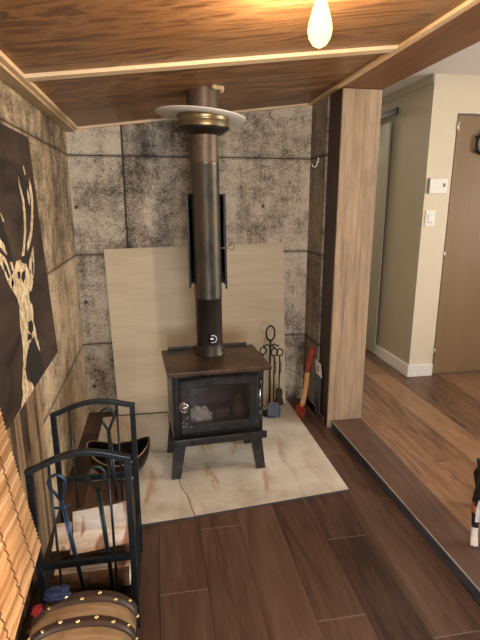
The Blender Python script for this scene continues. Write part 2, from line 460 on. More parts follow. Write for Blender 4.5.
CREAM = [
  [(2.067, 1.514), (2.088, 1.488), (2.096, 1.430), (2.062, 1.352), (2.022, 1.295), (1.956, 1.250), (1.922, 1.241), (1.933, 1.267), (1.996, 1.308), (2.039, 1.372), (2.063, 1.429), (2.051, 1.475)],
  [(2.020, 1.474), (2.040, 1.448), (2.039, 1.410), (2.023, 1.410), (2.009, 1.448)],
  [(1.909, 1.513), (1.923, 1.482), (1.957, 1.429), (1.956, 1.374), (1.940, 1.319), (1.903, 1.266), (1.873, 1.228), (1.840, 1.231), (1.876, 1.268), (1.909, 1.313), (1.927, 1.375), (1.929, 1.429), (1.908, 1.478)],
  [(1.996, 1.557), (2.006, 1.547), (2.018, 1.522), (2.003, 1.522), (1.991, 1.546)],
  [(1.652, 1.391), (1.667, 1.378), (1.682, 1.362), (1.670, 1.359), (1.657, 1.378)],
  [(1.669, 1.302), (1.697, 1.260), (1.723, 1.210), (1.727, 1.189), (1.707, 1.198), (1.681, 1.248)],
  [(1.611, 1.312), (1.654, 1.290), (1.675, 1.262), (1.681, 1.248), (1.644, 1.265), (1.602, 1.288)],
  [(1.595, 1.270), (1.647, 1.246), (1.677, 1.209), (1.689, 1.184), (1.713, 1.153), (1.681, 1.135), (1.647, 1.164), (1.620, 1.204), (1.582, 1.237)],
  [(1.765, 1.222), (1.815, 1.220), (1.837, 1.206), (1.889, 1.196), (1.908, 1.171), (1.943, 1.147), (1.963, 1.120), (1.937, 1.097), (1.898, 1.076), (1.890, 1.058), (1.911, 1.035), (1.914, 1.006), (1.902, 0.977), (1.919, 0.940), (1.932, 0.896), (1.951, 0.861), (1.955, 0.830), (1.928, 0.847), (1.911, 0.885), (1.892, 0.915), (1.844, 0.913), (1.809, 0.903), (1.774, 0.887), (1.724, 0.835), (1.734, 0.793), (1.793, 0.758), (1.812, 0.731), (1.794, 0.724), (1.492, 0.719), (1.538, 0.721), (1.627, 0.731), (1.667, 0.763), (1.669, 0.799), (1.707, 0.860), (1.727, 0.909), (1.729, 0.946), (1.726, 1.002), (1.740, 1.067), (1.727, 1.098), (1.681, 1.135), (1.679, 1.159), (1.700, 1.182), (1.730, 1.195), (1.746, 1.207)],
  [(2.020, 1.252), (2.012, 1.197), (1.996, 1.159), (1.966, 1.127), (1.941, 1.143), (1.954, 1.173), (1.919, 1.162), (1.934, 1.198), (1.976, 1.225)],
]
DARK = [
  [(1.638, 1.382), (1.667, 1.349), (1.697, 1.290), (1.729, 1.223), (1.684, 1.228), (1.653, 1.287), (1.618, 1.330)],
  [(1.762, 1.184), (1.799, 1.179), (1.790, 1.158), (1.764, 1.159)],
  [(1.824, 1.175), (1.866, 1.177), (1.854, 1.149), (1.821, 1.135), (1.803, 1.157)],
  [(1.830, 0.987), (1.874, 0.984), (1.896, 0.962), (1.887, 0.941), (1.853, 0.934), (1.817, 0.955)],
  [(1.814, 0.949), (1.863, 0.923), (1.845, 0.916), (1.789, 0.925)],
  [(1.809, 0.903), (1.882, 0.894), (1.955, 0.830), (1.985, 0.733), (1.874, 0.723), (1.815, 0.738), (1.770, 0.811), (1.762, 0.860)],
  [(1.824, 1.208), (1.906, 1.202), (1.959, 1.222), (1.919, 1.234), (1.857, 1.222)],
  [(1.614, 1.243), (1.648, 1.220), (1.675, 1.176), (1.654, 1.179), (1.625, 1.216)],
  [(1.888, 1.090), (1.934, 1.089), (1.898, 1.041), (1.878, 1.065)],
  [(1.971, 1.194), (1.994, 1.191), (1.971, 1.139), (1.959, 1.148)],
]
# ------------------------------------------------------------------ the room
XL, XR, YB, YF = -.51, 1.03, 3.185, -2.6
STEP = .05
bm = BM(); box(bm, (XL-.1, YF, -.06), (1.10, YB+.1, 0)); struct('floor', bm, M['floor'], 'dark brown plank floor around the wood stove', 'floor')
def sx(y): return 1.073 + (2.66-y)*.027           # the slightly skewed edge of the step
bm = BM(); prism(bm, [(1.03, 2.75, -.06), (sx(2.75), 2.75, -.06), (sx(YF), YF, -.06), (4.6, YF, -.06), (4.6, 7., -.06), (1.03, 7., -.06)], (0, 0, .06+STEP))
struct('floor_hall', bm, M['floor2'], 'lighter warm brown plank floor of the raised room on the right', 'floor')
# riser strip and pale nosing of the step
t = thing('trim_1', 'slate grey riser strip with a thin pale edge along the step between the two floors', 'step trim', (sx(1.3), 1.3, 0), kind='structure')
bm = BM(); prism(bm, [(sx(2.66)-.006, 2.66, .0005), (sx(2.66), 2.66, .0005), (sx(YF), YF, .0005), (sx(YF)-.006, YF, .0005)], (0, 0, STEP-.003)); obj('riser', bm, M['riser'], t)
bm = BM(); prism(bm, [(sx(2.66)-.007, 2.66, STEP-.003), (sx(2.66)-.001, 2.66, STEP-.003), (sx(YF)-.001, YF, STEP-.003), (sx(YF)-.007, YF, STEP-.003)], (0, 0, .0045)); obj('nosing', bm, M['steel_edge'], t)

bm = BM(); box(bm, (XL-.12, YB, -.05), (XR+.25, YB+.1, 2.3)); struct('wall_back', bm, M['con_back'], 'grey concrete-look back wall behind the stove', 'wall')
# left wall with its window opening near the camera
WY0, WY1, WZ0, WZ1 = .05, 1.12, .35, 1.62
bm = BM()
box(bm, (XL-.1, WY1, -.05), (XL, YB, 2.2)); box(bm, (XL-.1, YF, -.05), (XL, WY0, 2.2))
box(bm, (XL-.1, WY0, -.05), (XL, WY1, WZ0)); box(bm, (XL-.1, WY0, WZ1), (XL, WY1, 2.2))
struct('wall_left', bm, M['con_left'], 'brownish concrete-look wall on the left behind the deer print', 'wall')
t = thing('window_1', 'white framed window in the left wall behind the bamboo blind', 'window', (XL-.05, (WY0+WY1)/2, WZ0), kind='structure')
bm = BM()
for a, b in (((WY0, WZ0), (WY1, WZ0+.04)), ((WY0, WZ1-.04), (WY1, WZ1)), ((WY0, WZ0+.04), (WY0+.04, WZ1-.04)), ((WY1-.04, WZ0+.04), (WY1, WZ1-.04))):
    box(bm, (XL-.08, a[0], a[1]), (XL-.03, b[0], b[1]))
obj('window_frame', bm, M['white'], t)
bm = BM(); box(bm, (XL-.058, WY0+.04, WZ0+.04), (XL-.052, WY1-.04, WZ1-.04)); obj('window_pane', bm, M['glass'], t)
# right partition of the stove corner
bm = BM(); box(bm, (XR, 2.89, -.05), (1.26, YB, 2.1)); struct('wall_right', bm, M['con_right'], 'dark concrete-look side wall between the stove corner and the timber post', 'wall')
# post: whitewashed front board, side faces coloured dark for the shade on them
t = thing('trim_2', 'whitewashed upright timber post holding up the brown ceiling beam', 'post', (1.15, 2.79, 0), kind='structure')
bm = BM(); box(bm, (1.043, 2.687, 0.0), (1.272, 2.705, 2.028), .003); obj('front_board', bm, M['post'], t)
bm = BM(); box(bm, (1.043, 2.705, 0), (1.272, 2.89, 2.028)); obj('dark_post_body', bm, M['post_side'], t)

def zb(x, y): return 1.843 + .124*(x+.46)
def zc(x, y): return zb(x, y) + .014
def slab(bm, pts, up, f=zc):
    A = [(x, y, f(x, y)) for x, y in pts]; prism(bm, A, (0, 0, up))
bm = BM(); slab(bm, [(XL-.05, YF), (XR, YF), (XR, YB+.02), (XL-.05, YB+.02)], .03); struct('ceiling', bm, M['ceil'], 'sloping brown plywood ceiling above the stove corner', 'ceiling')
bm = BM(); box(bm, (1.03, YF, 2.292), (4.6, 7., 2.33)); struct('ceiling_hall', bm, M['ceil_white'], 'white ceiling of the room on the right', 'ceiling')
bm = BM(); box(bm, (1.032, YF, 2.03), (1.275, YB+.05, 2.292)); struct('trim_3', bm, M['beam'], 'wide brown boxed ceiling beam running over the timber post', 'beam')
# pine battens
def bat(name, pts, w, h, m, label, f=zb):
    bm = BM(); (x0, y0), (x1, y1) = pts
    d = Vector((x1-x0, y1-y0, 0)).normalized(); s = Vector((-d.y, d.x, 0))*(w/2)
    P = []
    for (x, y, k) in ((x0, y0, -1), (x1, y1, -1), (x1, y1, 1), (x0, y0, 1)):
        X, Y = x+s.x*k, y+s.y*k; P.append((X, Y, f(X, Y)))
    prism(bm, P, (0, 0, h)); struct(name, bm, m, label, 'batten', bevel=.0015)
bat('trim_4', [(XL+.060, 1.965), (XR-.038, 2.01)], .058, .014, M['batten'], 'pale pine batten crossing the plywood ceiling in front of the flue')
bat('trim_5', [(XL+.060, YB-.014), (XR, YB-.014)], .026, .014, M['batten'], 'pine batten along the top of the back wall')
bat('trim_6', [(XR-.018, YF+.01), (XR-.018, YB-.032)], .036, .014, M['batten_y'], 'pine batten along the ceiling edge beside the brown beam')
bm = BM(); box(bm, (XL+.0005, YF+.01, 1.832), (XL+.058, YB-.001, 1.851), .001)
struct('trim_7', bm, M['pine_face'], 'weathered flat board under the low left edge of the ceiling', 'board')
bat('trim_8', [(XL+.068, YF+.01), (XL+.068, YB-.028)], .018, .016, M['batten_y'], 'thin pine strip along the left edge of the plywood ceiling', lambda x, y: zb(x, y)-.002)

# hall on the right
HX, HY = 1.965, 3.34
DX0, DX1, DZ = 2.18, 2.98, 2.03
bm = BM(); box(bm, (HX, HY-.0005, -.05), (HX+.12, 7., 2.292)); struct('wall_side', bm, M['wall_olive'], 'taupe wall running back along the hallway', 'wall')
bm = BM()
box(bm, (HX+.0006, HY-.001, -.05), (DX0-.012, HY+.10, 2.292)); box(bm, (DX1+.012, HY-.001, -.05), (4.6, HY+.10, 2.292)); box(bm, (DX0-.012, HY-.001, DZ+.012), (DX1+.012, HY+.10, 2.292))
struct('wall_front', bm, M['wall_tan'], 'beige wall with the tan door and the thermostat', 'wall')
bm = BM(); box(bm, (1.03, 6.9, -.05), (HX, 7., 2.292)); struct('wall_far', bm, M['wall_olive'], 'far wall at the end of the hallway', 'wall')
bm = BM(); box(bm, (1.262, YB+.1, -.05), (1.28, 7., 2.292)); struct('wall_inner', bm, M['wall_olive'], 'hallway wall hidden behind the timber post', 'wall')
# right side and the wall behind the camera, each with a window opening
bm = BM()
RY0, RY1, RZ0, RZ1 = .2, 2.4, .75, 2.0
box(bm, (4.5, YF, -.05), (4.6, RY0, 2.292)); box(bm, (4.5, RY1, -.05), (4.6, HY, 2.292)); box(bm, (4.5, RY0, -.05), (4.6, RY1, RZ0)); box(bm, (4.5, RY0, RZ1), (4.6, RY1, 2.292))
struct('wall_east', bm, M['wall_tan'], 'beige outer wall of the right room with its wide window', 'wall')
t = thing('window_2', 'wide white framed window of the room on the right', 'window', (4.55, 1.3, RZ0), kind='structure')
bm = BM()
for a, b in (((RY0, RZ0), (RY1, RZ0+.05)), ((RY0, RZ1-.05), (RY1, RZ1)), ((RY0, RZ0+.05), (RY0+.05, RZ1-.05)), ((RY1-.05, RZ0+.05), (RY1, RZ1-.05))): box(bm, (4.52, a[0], a[1]), (4.57, b[0], b[1]))
obj('window_frame', bm, M['white'], t)
bm = BM(); box(bm, (4.543, RY0+.05, RZ0+.05), (4.549, RY1-.05, RZ1-.05)); obj('window_pane', bm, M['glass'], t)
QX0, QX1, QZ0, QZ1 = -.35, .85, .75, 1.75
bm = BM()
box(bm, (XL-.1, YF-.1, -.05), (QX0, YF, 2.33)); box(bm, (QX1, YF-.1, -.05), (4.6, YF, 2.33)); box(bm, (QX0, YF-.1, -.05), (QX1, YF, QZ0)); box(bm, (QX0, YF-.1, QZ1), (QX1, YF, 2.33))
struct('wall_rear', bm, M['wall_tan'], 'wall behind the camera with its window', 'wall')
t = thing('window_3', 'white framed window in the wall behind the camera', 'window', (.25, YF-.05, QZ0), kind='structure')
bm = BM()
for a, b in (((QX0, QZ0), (QX1, QZ0+.05)), ((QX0, QZ1-.05), (QX1, QZ1)), ((QX0, QZ0+.05), (QX0+.05, QZ1-.05)), ((QX1-.05, QZ0+.05), (QX1, QZ1-.05))): box(bm, (a[0], YF-.07, a[1]), (b[0], YF-.02, b[1]))
obj('window_frame', bm, M['white'], t)
bm = BM(); box(bm, (QX0+.05, YF-.049, QZ0+.05), (QX1-.05, YF-.043, QZ1-.05)); obj('window_pane', bm, M['glass'], t)
# skirting
bm = BM(); box(bm, (HX-.014, HY-.014, STEP), (HX, 6.9, STEP+.10), .003); struct('baseboard_side', bm, M['white'], 'white baseboard along the taupe hallway wall', 'baseboard')
bm = BM(); box(bm, (HX, HY-.014, STEP), (DX0-.012, HY-.001, STEP+.10), .003); struct('baseboard_front', bm, M['white'], 'short white baseboard left of the tan door', 'baseboard')
bm = BM(); box(bm, (DX1+.012, HY-.014, STEP), (4.5, HY-.001, STEP+.10), .003); struct('baseboard_east', bm, M['white'], 'white baseboard right of the tan door', 'baseboard')
bm = BM(); box(bm, (HX-.012, HY+.0, 2.235), (HX, 6.9, 2.292), .003); struct('trim_9', bm, M['barn'], 'pale cornice strip along the top of the hallway wall', 'cornice')
# tan door
t = thing('door_1', 'plain tan slab door with white hinges on the beige wall', 'door', (DX0, HY+.02, STEP), kind='structure')
bm = BM(); box(bm, (DX0, HY+.006, STEP+.008), (DX1, HY+.042, DZ), .003); obj('door_slab', bm, M['door'], t)
for z in (1.955, 1.03, .25):
    bm = BM(); tube(bm, [(DX0-.006, HY-.004, z-.03), (DX0-.006, HY-.004, z+.03)], 0.005, 10); box(bm, (DX0-.003, HY+.001, z-.03), (DX0+.016, HY+.0075, z+.03)); obj('hinge', bm, M['chrome'], t, label='pale hinge on the left edge of the door')
bm = BM(); tube(bm, [(DX1-.07, HY+.01, 1.0), (DX1-.07, HY-.03, 1.0)], .012); lathe(bm, [(0., -.03), (.02, -.03), (.028, -.045), (.024, -.062), (0., -.066)], (DX1-.07, HY, 1.0), 20, 'y'); obj('door_knob', bm, M['chrome'], t)
# grey green sliding door hung on a black rail in the hallway
t = thing('sliding_door', 'grey green sliding door hanging from a black rail on the hallway wall', 'door', (HX-.03, 4.5, STEP))
bm = BM(); box(bm, (HX-.034, 3.90, STEP+.012), (HX-.018, 4.95, 2.06), .003); obj('door_panel', bm, M['barn'], t)
bm = BM(); box(bm, (HX-.060, 3.74, 2.10), (HX-.048, 5.7, 2.145), .002); obj('rail', bm, M['black'], t)
for y in (3.85, 4.8, 5.6):
    bm = BM(); tube(bm, [(HX-.05, y, 2.122), (HX-.0005, y, 2.122)], .011, 10); obj('rail_spacer', bm, M['black'], t)
for y in (4.15, 4.8):
    bm = BM(); box(bm, (HX-.072, y-.018, 1.92), (HX-.062, y+.018, 2.16)); lathe(bm, [(0, -.008), (.028, -.008), (.028, .008), (0, .008)], (HX-.067, y, 2.165), 20, 'x'); obj('roller_hanger', bm, M['black'], t)
# thermostat, switch, wreath on the door
t = thing('thermostat', 'square white thermostat above the light switch on the beige wall', 'thermostat', (2.05, HY, 1.54))
bm = BM(); box(bm, (1.990, HY-.022, 1.484), (2.132, HY-.001, 1.590), .004); obj('housing', bm, M['plastic'], t)
bm = BM(); box(bm, (1.984, HY-.018, 1.482), (1.992, HY-.001, 1.592)); obj('shaded_side', bm, M['shadowgrey'], t, label='grey shaded side of the thermostat')  # shade on the housing's left side, put in as a grey box
bm = BM(); box(bm, (2.094, HY-.0232, 1.532), (2.114, HY-.0215, 1.556)); obj('display', bm, M['lcd'], t, label='small grey display')
t = thing('light_switch', 'white rocker light switch below the thermostat', 'light switch', (2.03, HY, 1.30))
bm = BM(); box(bm, (1.988, HY-.008, 1.245), (2.064, HY-.001, 1.362), .003); obj('switch_plate', bm, M['plastic'], t)
bm = BM(); box(bm, (2.008, HY-.012, 1.270), (2.044, HY-.0075, 1.337), .002); obj('rocker', bm, M['white'], t)
bm = BM(); box(bm, (2.010, HY-.0125, 1.271), (2.042, HY-.0115, 1.275)); obj('rocker_slot', bm, M['shadowgrey'], t)
t = thing('door_wreath', 'small dark iron ring ornament hanging on the tan door', 'ornament', (2.385, HY, 1.83))
bm = BM(); tube(bm, [(2.385+.046*math.cos(a), HY-.010, 1.835+.066*math.sin(a)) for a in [2*PI*k/28 for k in range(28)]], .010, 8, closed=True); obj('ring', bm, M['black'], t)
for a in (215, 325, 35, 145):
    a = math.radians(a); bm = BM(); c = Vector((2.385+.052*math.cos(a), HY-.010, 1.835+.074*math.sin(a)))
    tube(bm, [c, c+Vector((.018*math.cos(a), 0, .022*math.sin(a)))], [.009, .006], 8); obj('curl', bm, M['black'], t)
bm = BM(); tube(bm, [(2.385, HY-.010, 1.901), (2.385, HY-.012, 1.925), (2.385, HY+.005, 1.93)], .004, 8); obj('hook', bm, M['emberwood'], t)
# ------------------------------------------------------------------ things on the walls
YD, = (-.484,)
t = thing('deer_picture', 'dark wall print of a pale antlered deer on the left wall', 'wall print', (XL, 1.7, .73))
bm = BM(); box(bm, (XL+.0005, 1.30, .727), (-.484, 2.283, 1.672), .002)
# the far edge of the print leans a little, as it hangs
for v in bm.verts:
    if v.co.y > 1.7: v.co.y -= (v.co.z-.73)*.17
obj('canvas', bm, M['canvas'], t)
bm = BM()
def flat(bm, polys, x, mi):
    for pl in polys:
        prism(bm, [(x, min(2.27, max(1.31, y)), max(.729, z)) for y, z in pl], (-.0006, 0, 0), mi)
flat(bm, CREAM, -.4831, 0); flat(bm, DARK, -.4825, 1)
obj('deer_figure', bm, [M['cream'], M['ink']], t, label='pale deer head with tall antlers')

def hookmesh():
    bm = BM(); y, z = 3.02, 1.665
    box(bm, (XR-.004, y-.008, z-.002), (XR-.0003, y+.008, z+.030), .001)
    pts = [(XR-.003, y, z+.010), (XR-.012, y, z-.006)] + [(XR-.026+.016*math.cos(a), y-.004, z-.012+.016*math.sin(a)) for a in [math.radians(-10-18*k) for k in range(11)]]
    tube(bm, pts, .0035, 8); return bm
obj('wall_hook', hookmesh(), M['white'], None, None, 'small white hook on the dark concrete side wall', 'hook', loc=(XR, 3.02, 1.67))
t = thing('paper_tag', 'white paper tag stuck on the dark side wall next to the axe', 'tag', (XR, 2.85, .31))
bm = BM(); box(bm, (XR-.0035, 2.80, .305), (XR-.0004, 2.905, .392))
for v in bm.verts: v.co.y += (v.co.z-.34)*.35
obj('sheet', bm, M['paper'], t)
bm = BM(); box(bm, (XR-.0040, 2.846, .325), (XR-.0034, 2.856, .372)); box(bm, (XR-.0040, 2.856, .325), (XR-.0034, 2.878, .333)); box(bm, (XR-.0040, 2.872, .333), (XR-.0034, 2.879, .362)); obj('printed_mark', bm, M['ink_grey'], t)
bm = BM(); box(bm, (XR-.004, 2.80, .02), (XR-.0004, 2.905, .300), .001)
obj('metal_flashing', bm, M['galv'], None, None, 'blue grey metal strip on the side wall behind the axe', 'metal strip', loc=(XR, 2.86, .02))

# lit bulb
t = thing('light_bulb', 'lit filament bulb hanging from the plywood ceiling', 'light bulb', (.444, 1.33, zc(.444, 1.33)))
zt = zc(.444, 1.33)
bm = BM(); lathe(bm, [(0, 1.8155), (.006, 1.816), (.018, 1.822), (.0285, 1.838), (.032, 1.855), (.0305, 1.872), (.024, 1.896), (.017, 1.918), (.0140, 1.932), (.0135, 1.940)], (.444, 1.33, 0), 32); obj('bulb_glass', bm, M['bulb'], t)
bm = BM(); lathe(bm, [(.0138, 1.936), (.0138, 1.955), (.012, 1.960), (.0, 1.962)], (.444, 1.33, 0), 24); obj('screw_cap', bm, M['brass'], t)
bm = BM(); lathe(bm, [(.0150, 1.940), (.024, 1.938), (.026, 1.944), (.026, zt-.010), (.058, zt-.008), (.058, zt+.004), (0, zt+.004)], (.444, 1.33, 0), 28); obj('lamp_holder', bm, M['soot'], t)
bm = BM()
for k in range(5):
    a = 2*PI*k/5; b = a+.4
    tube(bm, [(.444+.006*math.cos(a), 1.33+.006*math.sin(a), 1.915), (.444+.012*math.cos(b), 1.33+.012*math.sin(b), 1.852)], .0009, 5)
obj('filament', bm, M['filament'], t)

# ------------------------------------------------------------------ boards
def boardmesh():
    bm = BM()
    A = [(-.300, 3.085, .013), (.872, 3.085, .013), (.853, 3.168, 1.155), (-.334, 3.168, 1.128)]
    prism(bm, A, (0, .010, 0)); return bm
t = thing('backing_sheet', 'large tan cement sheet leaning on the back wall behind the stove', 'cement sheet', (.27, 3.1, .013))
obj('sheet_face', boardmesh(), M['sheet'], t)
# hearth: two pieces of board meeting at a crack
bm = BM(); prism(bm, [(.128, 1.923, .0005), (.908, 2.000, .0005), (.897, 3.15, .0005), (.03, 3.15, .0005), (.045, 2.45, .0005), (.075, 2.16, .0005), (.100, 2.09, .0005), (.112, 2.00, .0005)], (0, 0, .012))
bm.normal_update()
for f in bm.faces: f.material_index = 0 if abs(f.normal.z) > .5 else 1
obj('hearth_board', bm, [M['hearth'], M['hearth_edge']], None, None, 'large stained off-white hearth board under the stove', 'hearth board', 'hearth board pieces', loc=(.5, 2.5, 0))
bm = BM(); prism(bm, [(-.128, 1.903, .0005), (.124, 1.921, .0005), (.109, 2.00, .0005), (.097, 2.09, .0005), (.072, 2.16, .0005), (.042, 2.45, .0005), (.027, 3.07, .0005), (-.40, 3.07, .0005), (-.40, 2.30, .0005), (-.145, 2.28, .0005)], (0, 0, .0115))
bm.normal_update()
for f in bm.faces: f.material_index = 0 if abs(f.normal.z) > .5 else 1
obj('hearth_board', bm, [M['hearth'], M['hearth_edge']], None, None, 'rust streaked hearth board piece left of the crack under the dark hod', 'hearth board', 'hearth board pieces', loc=(-.1, 2.5, 0))

# ------------------------------------------------------------------ wood stove
SX, SY, SR = .275, 2.39, math.radians(3.5)
HB = .0125                                         # top of the hearth board
t = thing('wood_stove', 'small black wood stove with a rusty brown top on the hearth board', 'wood stove', (SX, SY, HB), SR)
def part(name, bm, m, **kw): return obj(name, bm, m, t, world=False, **kw)
W2, F, Bk = .236, -.135, .175
Z0, Z1 = .225, .585
bm = BM()
th = .012
box(bm, (-W2, F, Z0), (-W2+th, Bk, Z1)); box(bm, (W2-th, F, Z0), (W2, Bk, Z1)); box(bm, (-W2+th, Bk-th, Z0), (W2-th, Bk, Z1))
box(bm, (-W2+th, F, Z0), (W2-th, Bk-th, Z0+th)); box(bm, (-W2+th, F, Z1-th), (W2-th, Bk-th, Z1))
# front plate round the firebox mouth
box(bm, (-W2+th, F, Z0+th), (-.185, F+.012, Z1-th)); box(bm, (.185, F, Z0+th), (W2-th, F+.012, Z1-th))
box(bm, (-.185, F, Z0+th), (.185, F+.012, .300)); box(bm, (-.185, F, .535), (.185, F+.012, Z1-th))
part('body', bm, M['stove'], bevel=.003)
bm = BM(); box(bm, (-W2+.014, F+.03, Z0+.014), (W2-.014, Bk-.014, Z0+.05)); box(bm, (-W2+.014, Bk-.04, Z0+.05), (W2-.014, Bk-.014, Z1-.014))
part('firebrick_lining', bm, M['firebrick'], label='sooty brick lining of the firebox')
bm = BM(); box(bm, (-.262, -.200, Z1+.0005), (.262, .190, Z1+.024), .004)
part('top_plate', bm, M['stovetop'], label='rusty brown top plate')
bm = BM(); box(bm, (-.225, .176, Z1+.0245), (.225, .188, Z1+.040), .002); part('rear_lip', bm, M['stove'])
# legs, splayed and tapered
for sxn in (-1, 1):
    for syn in (-1, 1):
        bm = BM(); yy = F+.02 if syn < 0 else Bk-.02
        top = [(sxn*.165, yy-.014*syn), (sxn*.230, yy-.014*syn), (sxn*.230, yy+.012*syn), (sxn*.165, yy+.012*syn)]
        if syn < 0: bot = [(sxn*.206, yy-.012*syn), (sxn*.254, yy-.012*syn), (sxn*.254, yy+.026*syn), (sxn*.206, yy+.026*syn)]
        else: bot = [(sxn*.206, yy-.012*syn), (sxn*.254, yy-.012*syn), (sxn*.254, yy+.012*syn), (sxn*.206, yy+.012*syn)]
        A = [bm.verts.new((x, y, Z0+.008)) for x, y in top]; B = [bm.verts.new((x, y, .0003)) for x, y in bot]
        bm.faces.new(A); bm.faces.new(B[::-1])
        for k in range(4): bm.faces.new((A[k], B[k], B[(k+1) % 4], A[(k+1) % 4]))
        part('leg', bm, M['stove'], bevel=.003)
# ash lip along the bottom of the front
bm = BM(); box(bm, (-.242, F-.058, Z0-.012), (.242, F, Z0+.004), .003); box(bm, (-.242, F-.064, Z0-.012), (.242, F-.052, Z0+.026), .003); part('ash_lip', bm, M['stove'])
# door with a slightly arched top and a window
def door_z(x): return .556 + .012*math.cos(x/.205*PI/2)
bm = BM()
outer = [(-.205, .262), (.205, .262)] + [(.205-.41*k/12, door_z(.205-.41*k/12)) for k in range(13)]
inner = [(-.150, .312), (.150, .312)] + [(.150-.30*k/12, .506+.006*math.cos((.150-.30*k/12)/.15*PI/2)) for k in range(13)]
n = len(outer)
def loop(pts, y): return [bm.verts.new((x, y, z)) for x, z in pts]
mid = [(x*.955, .405+(z-.405)*.94) for x, z in outer]; mid2 = [(x*1.05, .405+(z-.405)*1.07) for x, z in inner]
L = [loop(outer, F-.001), loop(outer, F-.022), loop(mid, F-.034), loop(mid2, F-.034), loop(inner, F-.024), loop(inner, F-.001)]
for A, B in zip(L, L[1:]+L[:1]):
    for k in range(n): bm.faces.new((A[k], A[(k+1) % n], B[(k+1) % n], B[k]))
d = part('stove_door', bm, M['stove'], label='black cast door with an arched top edge')
bm = BM(); box(bm, (-.153, F-.012, .309), (.153, F-.008, .514)); g = obj('door_glass', bm, M['stoveglass'], d, world=False, label='sooty glass pane of the stove door')
bm = BM(); lathe(bm, [(0, F-.075), (.010, F-.075), (.014, F-.066), (.011, F-.055), (.012, F-.03), (.018, F-.03)], (-.186, 0, .425), 18, 'y'); 
for k in range(5):
    tube(bm, [(-.186+(.019+.002*math.sin(k))*math.cos(a), F-.045-.006*k, .425+.022*math.sin(a)) for a in [2*PI*q/20 for q in range(20)]], .0034, 6, closed=True)
obj('coil_handle', bm, M['chrome'], d, world=False, label='silver coil handle')
for z in (.50, .33):
    bm = BM(); tube(bm, [(.214, F-.018, z-.025), (.214, F-.018, z+.025)], .008, 10); box(bm, (.203, F-.022, z-.018), (.230, F-.001, z+.018)); obj('hinge', bm, M['stove'], d, world=False)
bm = BM(); tube(bm, [(.214, F-.018, .350), (.214, F-.018, .478)], .0035, 8); obj('hinge_pin', bm, M['chrome'], d, world=False, label='pale hinge rod')
bm = BM()
for k in range(9):
    x, z = random.uniform(-.20, -.15), random.uniform(.30, .36)
    box(bm, (x, F-.0348, z), (x+random.uniform(.003, .008), F-.0338, z+random.uniform(.002, .005)))
obj('flaked_paint', bm, M['ash'], d, world=False, label='pale flaked spots near the handle')

# logs and ash inside the firebox
SW = WM['wood_stove']
def S(x, y, z): return SW @ Vector((x, y, z))
def lumpy(bm, a, b, r, seed, seg=12, rings=10, amp=.25):
    a, b = Vector(a), Vector(b); P, R = [], []
    for i in range(rings+1):
        s = i/rings; p = a.lerp(b, s); P.append(p); R.append(r*(1+amp*mnoise.noise(p*18+Vector((seed, 0, 0)))) * (.75 if i in (0, rings) else 1))
    tube(bm, P, R, seg)
    for v in bm.verts: v.co += Vector((mnoise.noise(v.co*40), mnoise.noise(v.co*40+Vector((9, 0, 0))), mnoise.noise(v.co*40+Vector((0, 9, 0)))))*r*.22
bm = BM(); lumpy(bm, S(-.12, .055, .338), S(.09, .060, .372), .036, 1); obj('firewood_log', bm, M['char'], None, None, 'charred dark log lying at the back inside the stove', 'log', 'logs inside the wood stove', loc=S(0, 0, .35))
bm = BM(); lumpy(bm, S(.115, -.070, .305), S(.150, .035, .365), .026, 2); obj('firewood_log', bm, M['emberwood'], None, None, 'browned log leaning at the right inside the stove', 'log', 'logs inside the wood stove', loc=S(.1, -.06, .38))
bm = BM(); lumpy(bm, S(.0, -.040, .303), S(.075, -.030, .305), .022, 3); obj('firewood_log', bm, M['emberwood'], None, None, 'short browned log chunk in the middle of the firebox', 'log', 'logs inside the wood stove', loc=S(.01, -.09, .33))
bm = BM()
bmesh.ops.create_icosphere(bm, subdivisions=4, radius=1.)
for v in bm.verts:
    d = v.co.normalized(); q = 1+.30*mnoise.noise(d*2.3)+.10*mnoise.noise(d*6)
    v.co = Vector((d.x*.066*q, d.y*.042*q, max(-.3, d.z)*.060*q)); v.co = S(v.co.x-.095, v.co.y-.065, max(.2757, v.co.z+.303))
obj('ash_pile', bm, M['ash'], None, 'stuff', 'heap of pale ash and coals behind the stove glass', 'ash', loc=S(-.1, -.1, .3))

# ------------------------------------------------------------------ flue
FX, FY = .266, 2.478
ZT = HB+Z1+.024
t = thing('stove_pipe', 'tall brown and grey flue pipe rising from the stove to the ceiling', 'stove pipe', (FX, FY, ZT))
R = .0715
bm = BM(); lathe(bm, [(R+.010, ZT+.0005), (R+.010, ZT+.004), (R+.003, ZT+.012), (R+.003, ZT+.050), (R, ZT+.052), (R, ZT+.055)], (FX, FY, 0), 40); obj('flue_collar', bm, M['pipe_low'], t)
bm = BM(); lathe(bm, [(R-.001, ZT+.02), (R-.001, ZT+.30), (R+.001, ZT+.302), (R+.001, ZT+.315)], (FX, FY, 0), 40); obj('lower_section', bm, M['pipe_low'], t, label='black lowest section of the flue')
bm = BM(); lathe(bm, [(R+.0012, ZT+.310), (R+.0012, 1.60), (R+.0022, 1.602), (R+.0022, 1.612), (R+.0012, 1.614)], (FX, FY, 0), 40); obj('middle_section', bm, M['pipe_mid'], t, label='mottled grey middle section of the flue')
bm = BM(); lathe(bm, [(R, 1.608), (R, 1.76), (R, 1.80)], (FX, FY, 0), 40); obj('upper_section', bm, M['pipe_up'], t, label='brown upper section of the flue')
bm = BM(); lathe(bm, [(R+.002, 1.738), (.098, 1.746), (.128, 1.766), (.128, 1.774)], (FX, FY, 0), 44); obj('support_ring', bm, M['soot'], t, label='sooty black tapered ring')
bm = BM(); lathe(bm, [(.128, 1.773), (.1285, 1.800), (.125, 1.803), (.1285, 1.806), (.128, 1.826), (.118, 1.832)], (FX, FY, 0), 44); obj('support_collar', bm, M['brass'], t, label='bronzed collar below the ceiling plate')
